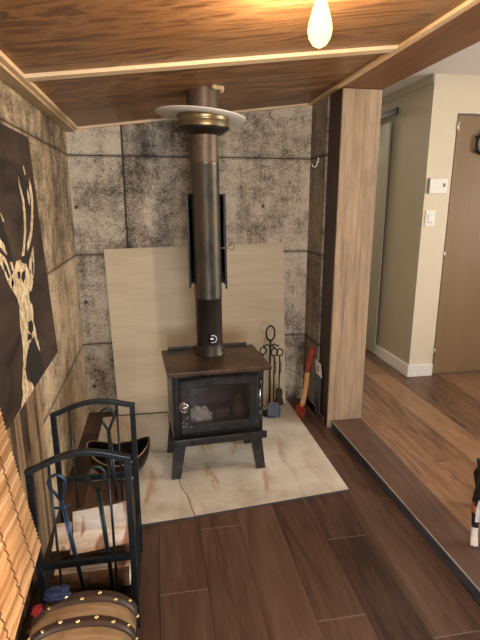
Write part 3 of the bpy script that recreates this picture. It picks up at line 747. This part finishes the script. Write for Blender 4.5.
bm = BM(); lathe(bm, [(.105, -.003), (.220, -.003), (.222, 0), (.220, .003), (.105, .003), (.105, -.003)], (0, 0, 0), 56)
for v in bm.verts: v.co = Matrix.Translation((FX-.010, FY, 1.828)) @ Matrix.Rotation(math.radians(4.5), 4, 'Y') @ v.co
obj('ceiling_plate', bm, M['plate'], t, label='round grey white plate under the ceiling')
bm = BM(); lathe(bm, [(.078, 1.84), (.078, zc(FX, FY)+.002)], (FX, FY, 0), 40); obj('chimney_sleeve', bm, M['pipe_up'], t, label='brown flue sleeve above the plate')
bm = BM()
for k in range(14):
    a = math.radians(-60+12*k); r = .082+.016*random.random()
    q = bmesh.ops.create_icosphere(bm, subdivisions=2, radius=random.uniform(.008, .018))
    bmesh.ops.translate(bm, vec=(FX+r*math.cos(a), FY+r*math.sin(a), zc(FX, FY)+.124*r*math.cos(a)-.008), verts=q['verts'])
obj('sealant', bm, M['foam'], t, label='lumpy cream sealant between plate and ceiling')
# heat shield standing round the back of the pipe
bm = BM(); a0, a1 = math.radians(-12), math.radians(192)
lathe(bm, [(.090, 1.0), (.090, 1.462)], (FX, FY+.004, 0), 36, a0=a0, a1=a1); 
hs = obj('heat_shield', bm, M['black'], t, solid=.004, label='black curved heat shield behind the pipe')
for s in (-1, 1):
    bm = BM(); x = FX+s*.0905
    box(bm, (min(x, x+s*.010), FY-.018, .985 if s < 0 else .975), (max(x, x+s*.010), FY-.012, 1.462)); obj('shield_flange', bm, M['black'], hs)
    for z in (1.40, 1.06):
        bm = BM(); tube(bm, [(FX+s*.06, FY-.005, z), (FX+s*.094, FY-.005, z)], .003, 8); obj('spacer_screw', bm, M['black'], hs)
FLUE_END = True
# damper rod with a coil handle, right of the pipe
bm = BM(); z = 1.19; tube(bm, [(FX+.06, FY-.012, z), (FX+.125, FY-.012, z)], .004, 8)
tube(bm, [(FX+.130+.014*math.cos(a), FY-.012+.004*math.sin(a/3), z+.004+.016*math.sin(a)) for a in [2*PI*k/16 for k in range(40)]], .0032, 6)
obj('damper_handle', bm, M['brass'], t, label='small coil damper handle')
# round thermometer on the front of the pipe
an = math.radians(-90+5); c = Vector((FX+math.cos(an)*(R+.006), FY+math.sin(an)*(R+.006), ZT+.100))
th_ = thing('pipe_thermometer', 'small round black and white thermometer stuck on the flue pipe', 'thermometer', c)
bm = BM(); lathe(bm, [(0, -.008), (.025, -.008), (.025, .006), (0, .006)], c, 28, 'y'); obj('dial', bm, M['soot'], th_)
bm = BM(); tube(bm, [(c.x+.0195*math.cos(a), c.y-.0085, c.z+.0195*math.sin(a)) for a in [math.radians(-120+10*k) for k in range(25)]], .0022, 6); obj('white_scale', bm, M['paper'], th_, label='white arc of the scale')
bm = BM(); box(bm, (c.x-.013, c.y-.0092, c.z-.003), (c.x+.004, c.y-.008, c.z+.005)); obj('white_needle', bm, M['paper'], th_)

for o in [c for c in bpy.data.objects if c.parent and (c.parent.name == 'stove_pipe' or (c.parent.parent and c.parent.parent.name == 'stove_pipe'))]:
    for v in o.data.vertices: v.co.x -= v.co.z*.014
# ------------------------------------------------------------------ fire tool set right of the stove
BX, BY = .715, 2.93
t = thing('fire_tool_stand', 'black ring-topped fire tool stand on the hearth board right of the stove', 'tool stand', (BX, BY, .0125))
bm = BM(); lathe(bm, [(0, .0128), (.058, .0128), (.062, .020), (.050, .026), (.012, .030), (0, .030)], (BX, BY, 0), 32); obj('base', bm, M['black'], t)
bm = BM(); tube(bm, [(BX, BY, .02), (BX, BY, .535)], .0065, 10); obj('pole', bm, M['black'], t)
bm = BM(); tube(bm, [(BX-.012+.029*math.cos(a)+.012, BY, .585+.050*math.sin(a)) for a in [2*PI*k/28 for k in range(28)]], .0055, 8, closed=True); obj('top_ring', bm, M['black'], t)
bm = BM()
for s in (-1, 1):
    tube(bm, [(BX, BY, .500), (BX+s*.03, BY-.008, .512), (BX+s*.046, BY-.022, .500), (BX+s*.050, BY-.026, .513)], .0045, 8)
tube(bm, [(BX, BY, .500), (BX+.008, BY-.04, .512), (BX+.012, BY-.062, .500), (BX+.012, BY-.066, .512)], .0045, 8)
obj('hook_arm', bm, M['black'], t)
def ring_tool(name, label, x, y, ztop, zbot, head, lx=0.):
    o = thing(name, label, 'fire tool', (x, y, zbot), 0., 'ring handled tools on the stand')
    bm = BM(); tube(bm, [(x+.021*math.cos(a), y, ztop+.024*math.sin(a)) for a in [2*PI*k/22 for k in range(22)]], .0045, 8, closed=True); obj('ring_handle', bm, M['black'], o)
    bm = BM(); tube(bm, [(x, y, ztop-.024), (x, y, ztop-.06), (x+lx, y, zbot+.10)], .0048, 8)
    tube(bm, [(x, y, ztop-.05), (x+.010, y, ztop-.075), (x+.010, y, ztop-.13), (x, y, ztop-.155)], .003, 6); obj('shaft', bm, M['black'], o)
    bm = BM(); m = head(bm, x+lx, y, zbot); obj('tool_head', bm, m, o)
def h_brush(bm, x, y, z):
    lathe(bm, [(0, z+.11), (.018, z+.105), (.026, z+.085), (.022, z+.055), (.034, z), (0, z)], (x, y, 0), 18); return M['straw']
def h_shovel(bm, x, y, z):
    P = [(-.030, .10), (.030, .10), (.040, .06), (.040, 0), (-.040, 0), (-.040, .06)]
    prism(bm, [(x+a, y-.012+.10*(.1-b)*.4, z+b) for a, b in P], (0, .003, 0))
    for s in (-1, 1): box(bm, (x+s*.040-.002, y-.014, z), (x+s*.040+.002, y-.026, z+.062)) if False else box(bm, (x+s*.040-.002, y-.026, z), (x+s*.040+.002, y-.004, z+.062))
    return M['galv']
def h_poker(bm, x, y, z):
    tube(bm, [(x, y, z+.11), (x, y, z+.01), (x, y, z)], [.005, .005, .002], 8); tube(bm, [(x, y, z+.05), (x+.022, y, z+.03), (x+.03, y, z+.045)], [.005, .004, .002], 8); return M['black']
ring_tool('hearth_brush', 'ring handled hearth brush hanging on the tool stand, farthest right', BX+.056, BY-.036, .462, .10, h_brush, .0)
ring_tool('fire_shovel', 'ring handled grey ash shovel hanging at the front of the tool stand', BX+.008, BY-.080, .480, .035, h_shovel, .0)
ring_tool('fire_poker', 'ring handled hooked poker hanging on the tool stand beside the stove top', BX-.056, BY-.036, .480, .05, h_poker)

# ------------------------------------------------------------------ axe against the side wall
a0, a1 = Vector((.932, 2.885, .075)), Vector((1.003, 2.905, .475))
t = thing('axe', 'wooden handled axe with red grip leaning head down on the dark side wall', 'axe', (.925, 2.88, 0))
def apt(s): p = a0.lerp(a1, s); p.y += .012*math.sin(s*PI); p.x += .010*math.sin(s*2*PI)*.6; return p
def seg(bm, s0, s1, r0, r1, n=8):
    P = [apt(s0+(s1-s0)*k/n) for k in range(n+1)]; tube(bm, P, [r0+(r1-r0)*k/n for k in range(n+1)], 14)
bm = BM(); seg(bm, -.02, .60, .0185, .0165); obj('handle', bm, M['hick'], t)
bm = BM(); seg(bm, .585, .97, .0178, .0205); tube(bm, [apt(.965), apt(.99), apt(1.0)], [.0205, .019, .012], 14); obj('grip', bm, M['red'], t, label='red grip on the upper end of the handle')
bm = BM()
c = Vector((.926, 2.88, .045)); dirv = (a1-a0).normalized()
for (yy, hw, hh) in (): pass
secs = [(-.066, .003, .042), (-.04, .011, .036), (-.01, .022, .030), (.025, .0245, .030), (.046, .0245, .031), (.050, .022, .029)]
rings = []
side = Vector((0, 1, 0)); thick = Vector((1, 0, -.18)).normalized(); up = Vector((.18, 0, 1)).normalized()
for y, hw, hh in secs:
    q = c + side*y; rings.append([bm.verts.new(q+thick*sx_*hw+up*sy_*hh) for sx_, sy_ in ((-1, -1), (1, -1), (1, 1), (-1, 1))])
for A, B in zip(rings, rings[1:]):
    for k in range(4): bm.faces.new((A[k], A[(k+1) % 4], B[(k+1) % 4], B[k]))
bm.faces.new(rings[0]); bm.faces.new(rings[-1])
obj('axe_head', bm, M['red'], t, bevel=.003, label='red painted axe head on the floor')

# ------------------------------------------------------------------ firewood rack
RX0, RX1, RN, RF = -.410, -.118, 1.38, 1.75
t = thing('firewood_rack', 'black steel firewood rack with two arched end frames by the left wall', 'firewood rack', ((RX0+RX1)/2, (RN+RF)/2, 0))
def arch(y, z0, rise):
    P = [(RX0, y, .0)] + [(RX0, y, z0)]
    for k in range(1, 12):
        s = k/12; P.append((RX0+(RX1-RX0)*s, y, z0+rise*math.sin(PI*s)+.018*s))
    return P + [(RX1, y, z0+.018), (RX1, y, 0)]
def frame(y, z0, rise, zbar):
    bm = BM()
    P = arch(y, z0, rise)
    tube(bm, [P[0], P[1]], 0, flat=(.020, .020)); tube(bm, [P[-2], P[-1]], 0, flat=(.020, .020))
    tube(bm, [Vector(P[1])+Vector((-.010, 0, 0))] + P[2:-2] + [Vector(P[-2])+Vector((.010, 0, 0))], 0, flat=(.022, .016))
    fr = obj('end_frame', bm, M['teal'], t, bevel=.002)
    for zz in (zbar, .07):
        bm = BM(); tube(bm, [(RX0+.009, y, zz), (RX1-.009, y, zz)], 0, flat=(.014, .020)); obj('cross_bar', bm, M['teal'], fr)
    for s in (.20, .80):
        x = RX0+(RX1-RX0)*s; bm = BM(); tube(bm, [(x, y, .075), (x, y, z0+rise*math.sin(PI*s)+.018*s-.004)], .0042, 8); obj('spindle', bm, M['teal'], fr)
frame(RN, .625, .042, .285); frame(RF, .640, .036, .365)
for x in (RX0, RX1):
    bm = BM(); tube(bm, [(x, RN+.009, .07), (x, RF-.009, .07)], 0, flat=(.014, .02)); obj('side_bar', bm, M['teal'], t)
    bm = BM(); tube(bm, [(x, RN+.009, .19), (x, RF-.009, .19)], 0, flat=(.012, .016)); obj('side_bar', bm, M['teal'], t)
bm = BM(); prism(bm, [(RX0+.008, RN+.012, .082), (RX1-.008, RN+.012, .082), (RX1-.008, RF-.012, .082), (RX0+.008, RF-.012, .082)], (0, 0, .004)); obj('log_tray', bm, M['black'], t)
def split_log(x0, x1, y, z, r, rot, seed, label, cut=.25, tilt=0., m0='bark'):
    """a split log along X: bark on the round side, pale on the cut faces and ends"""
    bm = BM(); prof = []
    prof = [(r*math.cos(a), r*math.sin(a), 0) for a in [math.radians(rot+30+k*10) for k in range(25)]] 
    prof += [(r*cut*math.cos(math.radians(rot-30)), r*cut*math.sin(math.radians(rot-30)), 1)]
    n = len(prof); N = 9; rings = []
    for i in range(N+1):
        s = i/N; x = x0+(x1-x0)*s
        ring = []
        for (py, pz, cutf) in prof:
            w = 1+.10*mnoise.noise(Vector((x*14, py*20+seed, pz*20)))
            ring.append(bm.verts.new((x, y+py*w, z+pz*w+tilt*(s-.5))))
        rings.append(ring)
    for A, B in zip(rings, rings[1:]):
        for k in range(n):
            f = bm.faces.new((A[k], A[(k+1) % n], B[(k+1) % n], B[k])); ic = k >= n-2
            f.material_index = 1 if ic else 0; f.smooth = not ic
    for ring in (rings[0], rings[-1]): bm.faces.new(ring).material_index = 1
    return obj('firewood_log', bm, [M[m0], M['split']], None, None, label, 'log', 'split logs in the firewood rack', loc=((x0+x1)/2, y, z))
split_log(-.392, -.140, 1.485, .146, .050, 100, 1, 'dark bark log low at the near side of the firewood rack', .8)
split_log(-.392, -.140, 1.640, .150, .060, 100, 5, 'dark bark log low at the far side of the firewood rack', .8)
split_log(-.330, -.130, 1.525, .296, .080, 168, 9, 'pale split log lying on top in the firewood rack', .02, .020)
split_log(-.396, -.338, 1.530, .262, .055, 150, 3, 'short brown bark log left of the pale split log', .3)
# long pokers standing in the rack
def eye_tool(label, top, bot, m, bar):
    top, bot = Vector(top), Vector(bot); d = (bot-top).normalized(); s = Vector((1, 0, 0)); s = (s-d*s.dot(d)).normalized()
    o = thing('fire_poker', label, 'fire tool', bot, 0., 'eye handled pokers in the firewood rack')
    L = [(-.004, .0), (-.012, .02), (-.024, .044), (-.026, .062), (-.016, .080), (0, .086), (.016, .080), (.026, .062), (.024, .044), (.012, .02), (.004, 0)]
    bm = BM(); tube(bm, [top - d*(h-.043) + s*w for w, h in L], .0052, 8); obj('eye_handle', bm, m, o)
    bm = BM(); e = top + d*.043
    for w in (-.004, .004): tube(bm, [e+s*w, bot+s*w*.6], .0042, 8)
    if bar: tube(bm, [e+d*.035-s*.026-d*.006, e+d*.035, e+d*.035+s*.026-d*.006], .0042, 8)
    obj('shaft', bm, m, o)
    bm = BM(); tube(bm, [bot-d*.03, bot], [.009, .006], 8); obj('tip', bm, m, o)
eye_tool('blue steel poker with an open eye handle in the front of the firewood rack', (-.338, 1.408, .549), (-.280, 1.408, .0885), M['bluest'], True)
eye_tool('greenish black poker with an open eye handle right of the blue one', (-.218, 1.408, .566), (-.190, 1.408, .0885), M['greenst'], False)
eye_tool('black poker with an eye handle at the far end of the firewood rack', (-.211, 1.722, .622), (-.190, 1.722, .0885), M['teal'], False)

# ------------------------------------------------------------------ dark hod behind the rack
t = thing('log_hod', 'dark bronze boat shaped hod with a bright rim behind the firewood rack', 'hod', (-.240, 2.365, .012))
bm = BM(); cx, cy = -.240, 2.365; rings = []
A_, B_ = .162, .125
def rimz(u): return .105+.072*abs(u)**2.2
NS, NP = 12, 56
for i in range(NS+1):
    s = i/NS; ring = []
    for k in range(NP):
        a = 2*PI*k/NP; u = math.cos(a)
        q = .42+.58*math.sin(s*PI/2)**.9
        ring.append(bm.verts.new((cx+A_*u*q, cy+B_*math.sin(a)*q, .0135+(rimz(u)-.0)*s**1.7)))
    rings.append(ring)
for A, B in zip(rings, rings[1:]):
    for k in range(NP): f = bm.faces.new((A[k], A[(k+1) % NP], B[(k+1) % NP], B[k])); f.smooth = True
bm.faces.new(rings[0][::-1])
rimp = [v.co.copy() for v in rings[-1]]
obj('bowl', bm, M['bowl'], t, solid=.003)
bm = BM(); tube(bm, rimp, .0042, 8, closed=True); obj('rim', bm, M['rim'], t, label='bright metal rim')

# ------------------------------------------------------------------ studded trunk at the bottom left
TX0, TX1, TY0, TY1, TZ, TR = -.394, -.104, .72, 1.205, .245, .080
t = thing('storage_trunk', 'worn brown domed trunk with studded dark leather straps', 'trunk', ((TX0+TX1)/2, (TY0+TY1)/2, 0))
def dome(x): 
    u = (x-(TX0+TX1)/2)/((TX1-TX0)/2); return TZ+TR*max(0., 1-abs(u)**2.4)**.62
bm = BM(); box(bm, (TX0+.004, TY0+.004, .0), (TX1-.004, TY1-.004, TZ-.028), .004); obj('trunk_body', bm, M['trunk'], t)
def domestrip(bm, y0, y1, lift, n=36, zlow=None, thick=None):
    P = []
    xs = [(TX0+TX1)/2 - math.cos(PI*k/n)*((TX1-TX0)/2) for k in range(n+1)]
    pts = [(x, dome(x)) for x in xs]
    pts = [(TX0, TZ-.026)] + pts + [(TX1, TZ-.026)]
    out = []
    for i, (x, z) in enumerate(pts):
        a = pts[max(0, i-1)]; b = pts[min(len(pts)-1, i+1)]
        dx, dz = b[0]-a[0], b[1]-a[1]; l = math.hypot(dx, dz) or 1
        out.append((x-dz/l*lift, z+dx/l*lift))
    return out
def loft(bm, y0, y1, pts, close_bottom=True):
    A = [bm.verts.new((x, y0, z)) for x, z in pts]; B = [bm.verts.new((x, y1, z)) for x, z in pts]
    for k in range(len(pts)-1): f = bm.faces.new((A[k], B[k], B[k+1], A[k+1])); f.smooth = True
    bm.faces.new((A[-1], B[-1], B[0], A[0])); bm.faces.new(A); bm.faces.new(B[::-1])
bm = BM(); loft(bm, TY0, TY1, domestrip(bm, 0, 0, 0.)); lid = obj('trunk_lid', bm, M['trunk'], t)
for (y0, y1, sl, nst) in ((TY1-.038, TY1+.001, 0., 9), (1.085, 1.118, 0., 9), (.835, .868, 0., 9)):
    bm = BM(); loft(bm, y0, y1, domestrip(bm, 0, 0, .0035)); st = obj('strap', bm, M['leather'], lid, label='dark leather strap')
    pts = domestrip(bm, 0, 0, .0035)
    cum = [0.]
    for p, q in zip(pts, pts[1:]): cum.append(cum[-1]+math.hypot(q[0]-p[0], q[1]-p[1]))
    for j in range(nst):
        d = cum[-1]*(j+.5)/nst
        i = max(k for k in range(len(cum)) if cum[k] <= d); i = min(i, len(pts)-2); f_ = (d-cum[i])/max(1e-6, cum[i+1]-cum[i])
        x = pts[i][0]+(pts[i+1][0]-pts[i][0])*f_; z = pts[i][1]+(pts[i+1][1]-pts[i][1])*f_
        yy = (y0+y1)/2 + (.009 if j % 2 else -.009 if y1 > TY1 else .0)
        bm = BM(); bmesh.ops.create_uvsphere(bm, u_segments=10, v_segments=6, radius=.0064)
        bmesh.ops.translate(bm, vec=(x, yy, z), verts=bm.verts[:])
        for f in bm.faces: f.smooth = True
        obj('stud', bm, M['stud'], lid)
for x in (TX0-.001, TX1-.033):
    bm = BM(); box(bm, (x, TY1-.002, .004), (x+.034, TY1+.003, TZ-.03), .001); obj('corner_strap', bm, M['leather'], t)
# cloth bundle on the back edge of the trunk
def blob(c, s, seed, sub=4, amp=.35, fr=2.2):
    bm = BM(); q = bmesh.ops.create_icosphere(bm, subdivisions=sub, radius=1.)
    for v in bm.verts:
        d = v.co.normalized(); k = 1+amp*mnoise.noise(d*fr+Vector((seed, 0, 0)))+amp*.5*mnoise.noise(d*fr*2.7+Vector((0, seed, 0)))
        v.co = Vector((c[0]+d.x*s[0]*k, c[1]+d.y*s[1]*k, c[2]+max(-.75, d.z)*s[2]*k))
    for f in bm.faces: f.smooth = True
    return bm
obj('folded_bandana', blob((-.322, 1.208, dome(-.322)+.016), (.036, .022, .017), 2), M['bandana'], None, None, 'crumpled blue patterned bandana on the back edge of the trunk', 'bandana', loc=(-.322, 1.208, dome(-.322)))
obj('red_cloth', blob((-.374, 1.195, dome(-.374)+.010), (.016, .016, .014), 6), M['redcloth'], None, None, 'small red cloth beside the blue bandana on the trunk', 'cloth', loc=(-.372, 1.205, dome(-.372)))

# ------------------------------------------------------------------ bamboo blind
t = thing('bamboo_blind', 'orange bamboo roll-up blind hanging over the left window', 'blind', (XL+.03, .6, 1.75))
ZB0, Y0, Y1, NSL, PITCH_ = .452, -.02, 1.262, 100, .0130
def bx_(z):
    s = max(0., (1.75-z)/1.30); return -.487+.035*s+.085*s**2.2
def sh(y, z): return z - (Y1-y)*.10*min(1., (1.75-z)/1.3)
bm = BM()
for k in range(NSL):
    z = ZB0+PITCH_*k; zm, zM = z+.0014, z+PITCH_-.0014
    w = .002*mnoise.noise(Vector((z*37, 0, 3)))
    A = [(bx_(zm), zm), (bx_(zM), zM), (bx_(zM)+.0022, zM-.0012), (bx_(zm)+.0032, (zm+zM)/2), (bx_(zm)+.0022, zm+.0012)]
    P = [bm.verts.new((x, Y0, sh(Y0, zz))) for x, zz in A]; Q = [bm.verts.new((x, Y1+w, sh(Y1, zz))) for x, zz in A]
    bm.faces.new(P); bm.faces.new(Q[::-1])
    for i in range(5): bm.faces.new((P[i], Q[i], Q[(i+1) % 5], P[(i+1) % 5]))
obj('bamboo_slats', bm, M['bamboo'], t)
for y in [Y0+.08+.112*k for k in range(11)]:
    bm = BM(); tube(bm, [(bx_(z)+.0034+.0016*math.sin(z*483), y+.004*math.sin(z*241), sh(y, z)) for z in [ZB0+.0065*k for k in range(200)]], .0017, 5); obj('warp_thread', bm, M['thread'], t)
bm = BM(); box(bm, (XL+.001, Y0, 1.757), (XL+.035, Y1, 1.782), .002); obj('head_rail', bm, M['batten_y'], t)

# ------------------------------------------------------------------ dog
t = thing('dog', 'small black and white dog standing at the right edge of the raised floor', 'dog', (1.29, 1.60, STEP))
V, E, Rr = [], [], []
def chain(pts, start=None):
    p = start
    for (co, r) in pts:
        V.append(co); Rr.append(r); i = len(V)-1
        if p is not None: E.append((p, i))
        p = i
    return p
g = STEP
pel = chain([((1.335, 1.83, g+.195), .056)])
mid_ = chain([((1.322, 1.74, g+.192), .058)], pel)
che = chain([((1.305, 1.635, g+.188), .064)], mid_)
bre = chain([((1.292, 1.575, g+.190), .056)], che)
nek = chain([((1.278, 1.545, g+.262), .040)], bre)
hed = chain([((1.268, 1.515, g+.328), .048)], nek)
chain([((1.262, 1.462, g+.312), .024), ((1.259, 1.428, g+.304), .016)], hed)
for s in (-1, 1):
    x = 1.290+s*.043
    chain([((x, 1.570, g+.140), .024), ((x, 1.560, g+.090), .016), ((x, 1.548, g+.040), .0135), ((x-.001, 1.530, g+.016), .0155), ((x-.002, 1.514, g+.0125), .0125)], bre)
    TOE = len(V)-1
    for dx in (-.0095, 0, .0095): chain([((x-.002+dx, 1.500+abs(dx)*.4, g+.0085), .0062), ((x-.002+dx*1.15, 1.492+abs(dx)*.5, g+.0072), .0050)], TOE)
    
    x = 1.332+s*.045
    chain([((x, 1.815, g+.145), .036), ((x, 1.775, g+.110), .023), ((x, 1.838, g+.068), .013), ((x, 1.825, g+.030), .0125), ((x, 1.800, g+.0135), .0135), ((x, 1.785, g+.012), .011)], pel)
chain([((1.342, 1.885, g+.225), .016), ((1.348, 1.925, g+.275), .012), ((1.350, 1.92, g+.325), .007)], pel)
me = bpy.data.meshes.new('dog_skin'); me.from_pydata(V, E, []); tmp = bpy.data.objects.new('dog_skin', me); COL.objects.link(tmp)
sk = tmp.modifiers.new('skin', 'SKIN'); sk.use_smooth_shade = True
for i, r in enumerate(Rr):
    d = me.skin_vertices[0].data[i]; d.radius = (r, r); d.use_root = (i == pel)
ss = tmp.modifiers.new('sub', 'SUBSURF'); ss.levels = 2; ss.render_levels = 2
dg = bpy.context.evaluated_depsgraph_get(); dm = bpy.data.meshes.new_from_object(tmp.evaluated_get(dg))
bpy.data.objects.remove(tmp)
bm = BM(); bm.from_mesh(dm)
for f in bm.faces:
    c = f.calc_center_median(); z = c.z-g; f.smooth = True; f.material_index = 0
    if z < .062 and c.y < 1.66: f.material_index = 1
    elif c.y < 1.562 and .085 < z < .185 and abs(c.x-1.29) < .045: f.material_index = 1
    elif z < .03: f.material_index = 1
    elif c.y < 1.485 and z > .25: f.material_index = 1 if abs(c.x-1.262) < .012 else 2
    elif .125 < z < .165 and c.x < 1.262 and c.y < 1.60: f.material_index = 2
zmin = min(v.co.z for v in bm.verts)
for v in bm.verts: v.co.z += max(0., (g+.0005) - zmin)*max(0., 1-(v.co.z-g)/.1) if zmin < g else 0.
DP = Matrix.Translation((1.240, 1.488, 0)) @ Matrix.Rotation(math.radians(-30), 4, 'Z') @ Matrix.Translation((-1.247, -1.515, 0))
bmesh.ops.transform(bm, matrix=DP, verts=bm.verts[:])
obj('fur_coat', bm, [M['fur_black'], M['fur_white'], M['fur_tan']], t)
for s in (-1, 1):
    bm = BM(); b = Vector((1.268+s*.021, 1.518, g+.332)); tip = Vector((1.268+s*.056, 1.522, g+.408))
    P = [b+Vector((-.020, -.006, -.004)), b+Vector((.020, -.006, -.004)), b+Vector((.016, .012, 0)), b+Vector((-.016, .012, 0))]
    vs = [bm.verts.new(p) for p in P]; mids = [bm.verts.new(p.lerp(tip, .5)+(p-b)*.35) for p in P]; tp = bm.verts.new(tip)
    bm.faces.new(vs)
    for k in range(4):
        bm.faces.new((vs[k], vs[(k+1) % 4], mids[(k+1) % 4], mids[k])); bm.faces.new((mids[k], mids[(k+1) % 4], tp))
    bmesh.ops.transform(bm, matrix=DP, verts=bm.verts[:]); obj('ear', bm, M['fur_black'], t, sub=2)
    bm = BM(); bmesh.ops.create_uvsphere(bm, u_segments=14, v_segments=10, radius=.0095); bmesh.ops.translate(bm, vec=(1.266+s*.019, 1.476, g+.328), verts=bm.verts[:]); bmesh.ops.transform(bm, matrix=DP, verts=bm.verts[:]); obj('eye', bm, M['nose'], t)
bm = BM(); bmesh.ops.create_uvsphere(bm, u_segments=14, v_segments=10, radius=.009); bmesh.ops.translate(bm, vec=(1.2585, 1.412, g+.309), verts=bm.verts[:]); bmesh.ops.transform(bm, matrix=DP, verts=bm.verts[:]); obj('nose', bm, M['nose'], t)

# ------------------------------------------------------------------ light, camera
def area(name, loc, rot, sx_, sy_, w, col):
    l = bpy.data.lights.new(name, 'AREA'); l.shape = 'RECTANGLE'; l.size = sx_; l.size_y = sy_; l.energy = w; l.color = col
    o = bpy.data.objects.new(name, l); COL.objects.link(o); o.location = loc; o.rotation_euler = rot; return o
area('daylight_left', (XL-.20, .58, 1.0), (0, math.radians(-90), 0), 1.2, 1.0, 34., (1., .94, .86))
area('daylight_right', (4.72, 1.3, 1.4), (0, math.radians(90), 0), 1.2, 2.1, 112., (1., .94, .84))
area('daylight_rear', (.25, YF-.2, 1.28), (math.radians(90), 0, 0), 1.2, 1.0, 74., (.80, .88, 1.))
area('hallway_fill', (1.62, 5.4, 2.27), (0, 0, 0), .3, .3, 14., (1., .93, .82))  # added fill without a fixture, brightens the taupe hallway wall
l = bpy.data.lights.new('bulb_light', 'POINT'); l.energy = 19.5; l.color = (1., .78, .52); l.shadow_soft_size = .022
o = bpy.data.objects.new('bulb_light', l); COL.objects.link(o); o.location = (.444, 1.33, 1.850)
w = bpy.data.worlds.new('sky'); scene.world = w; w.use_nodes = True
w.node_tree.nodes['Background'].inputs[0].default_value = (.75, .85, 1., 1); w.node_tree.nodes['Background'].inputs[1].default_value = .35
cam = bpy.data.cameras.new('camera'); co = bpy.data.objects.new('camera', cam); COL.objects.link(co)
cam.sensor_fit = 'HORIZONTAL'; cam.sensor_width = 36.; cam.lens = 475/480*36; cam.clip_start = .02
co.location = (0, 0, 1.42); co.rotation_euler = (math.radians(90-13.9), 0, math.radians(-9.9))
scene.camera = co
vs_ = scene.view_settings
vs_.view_transform = 'Standard'; vs_.look = 'None'; vs_.gamma = 1.; vs_.use_curve_mapping = False; vs_.exposure = .68
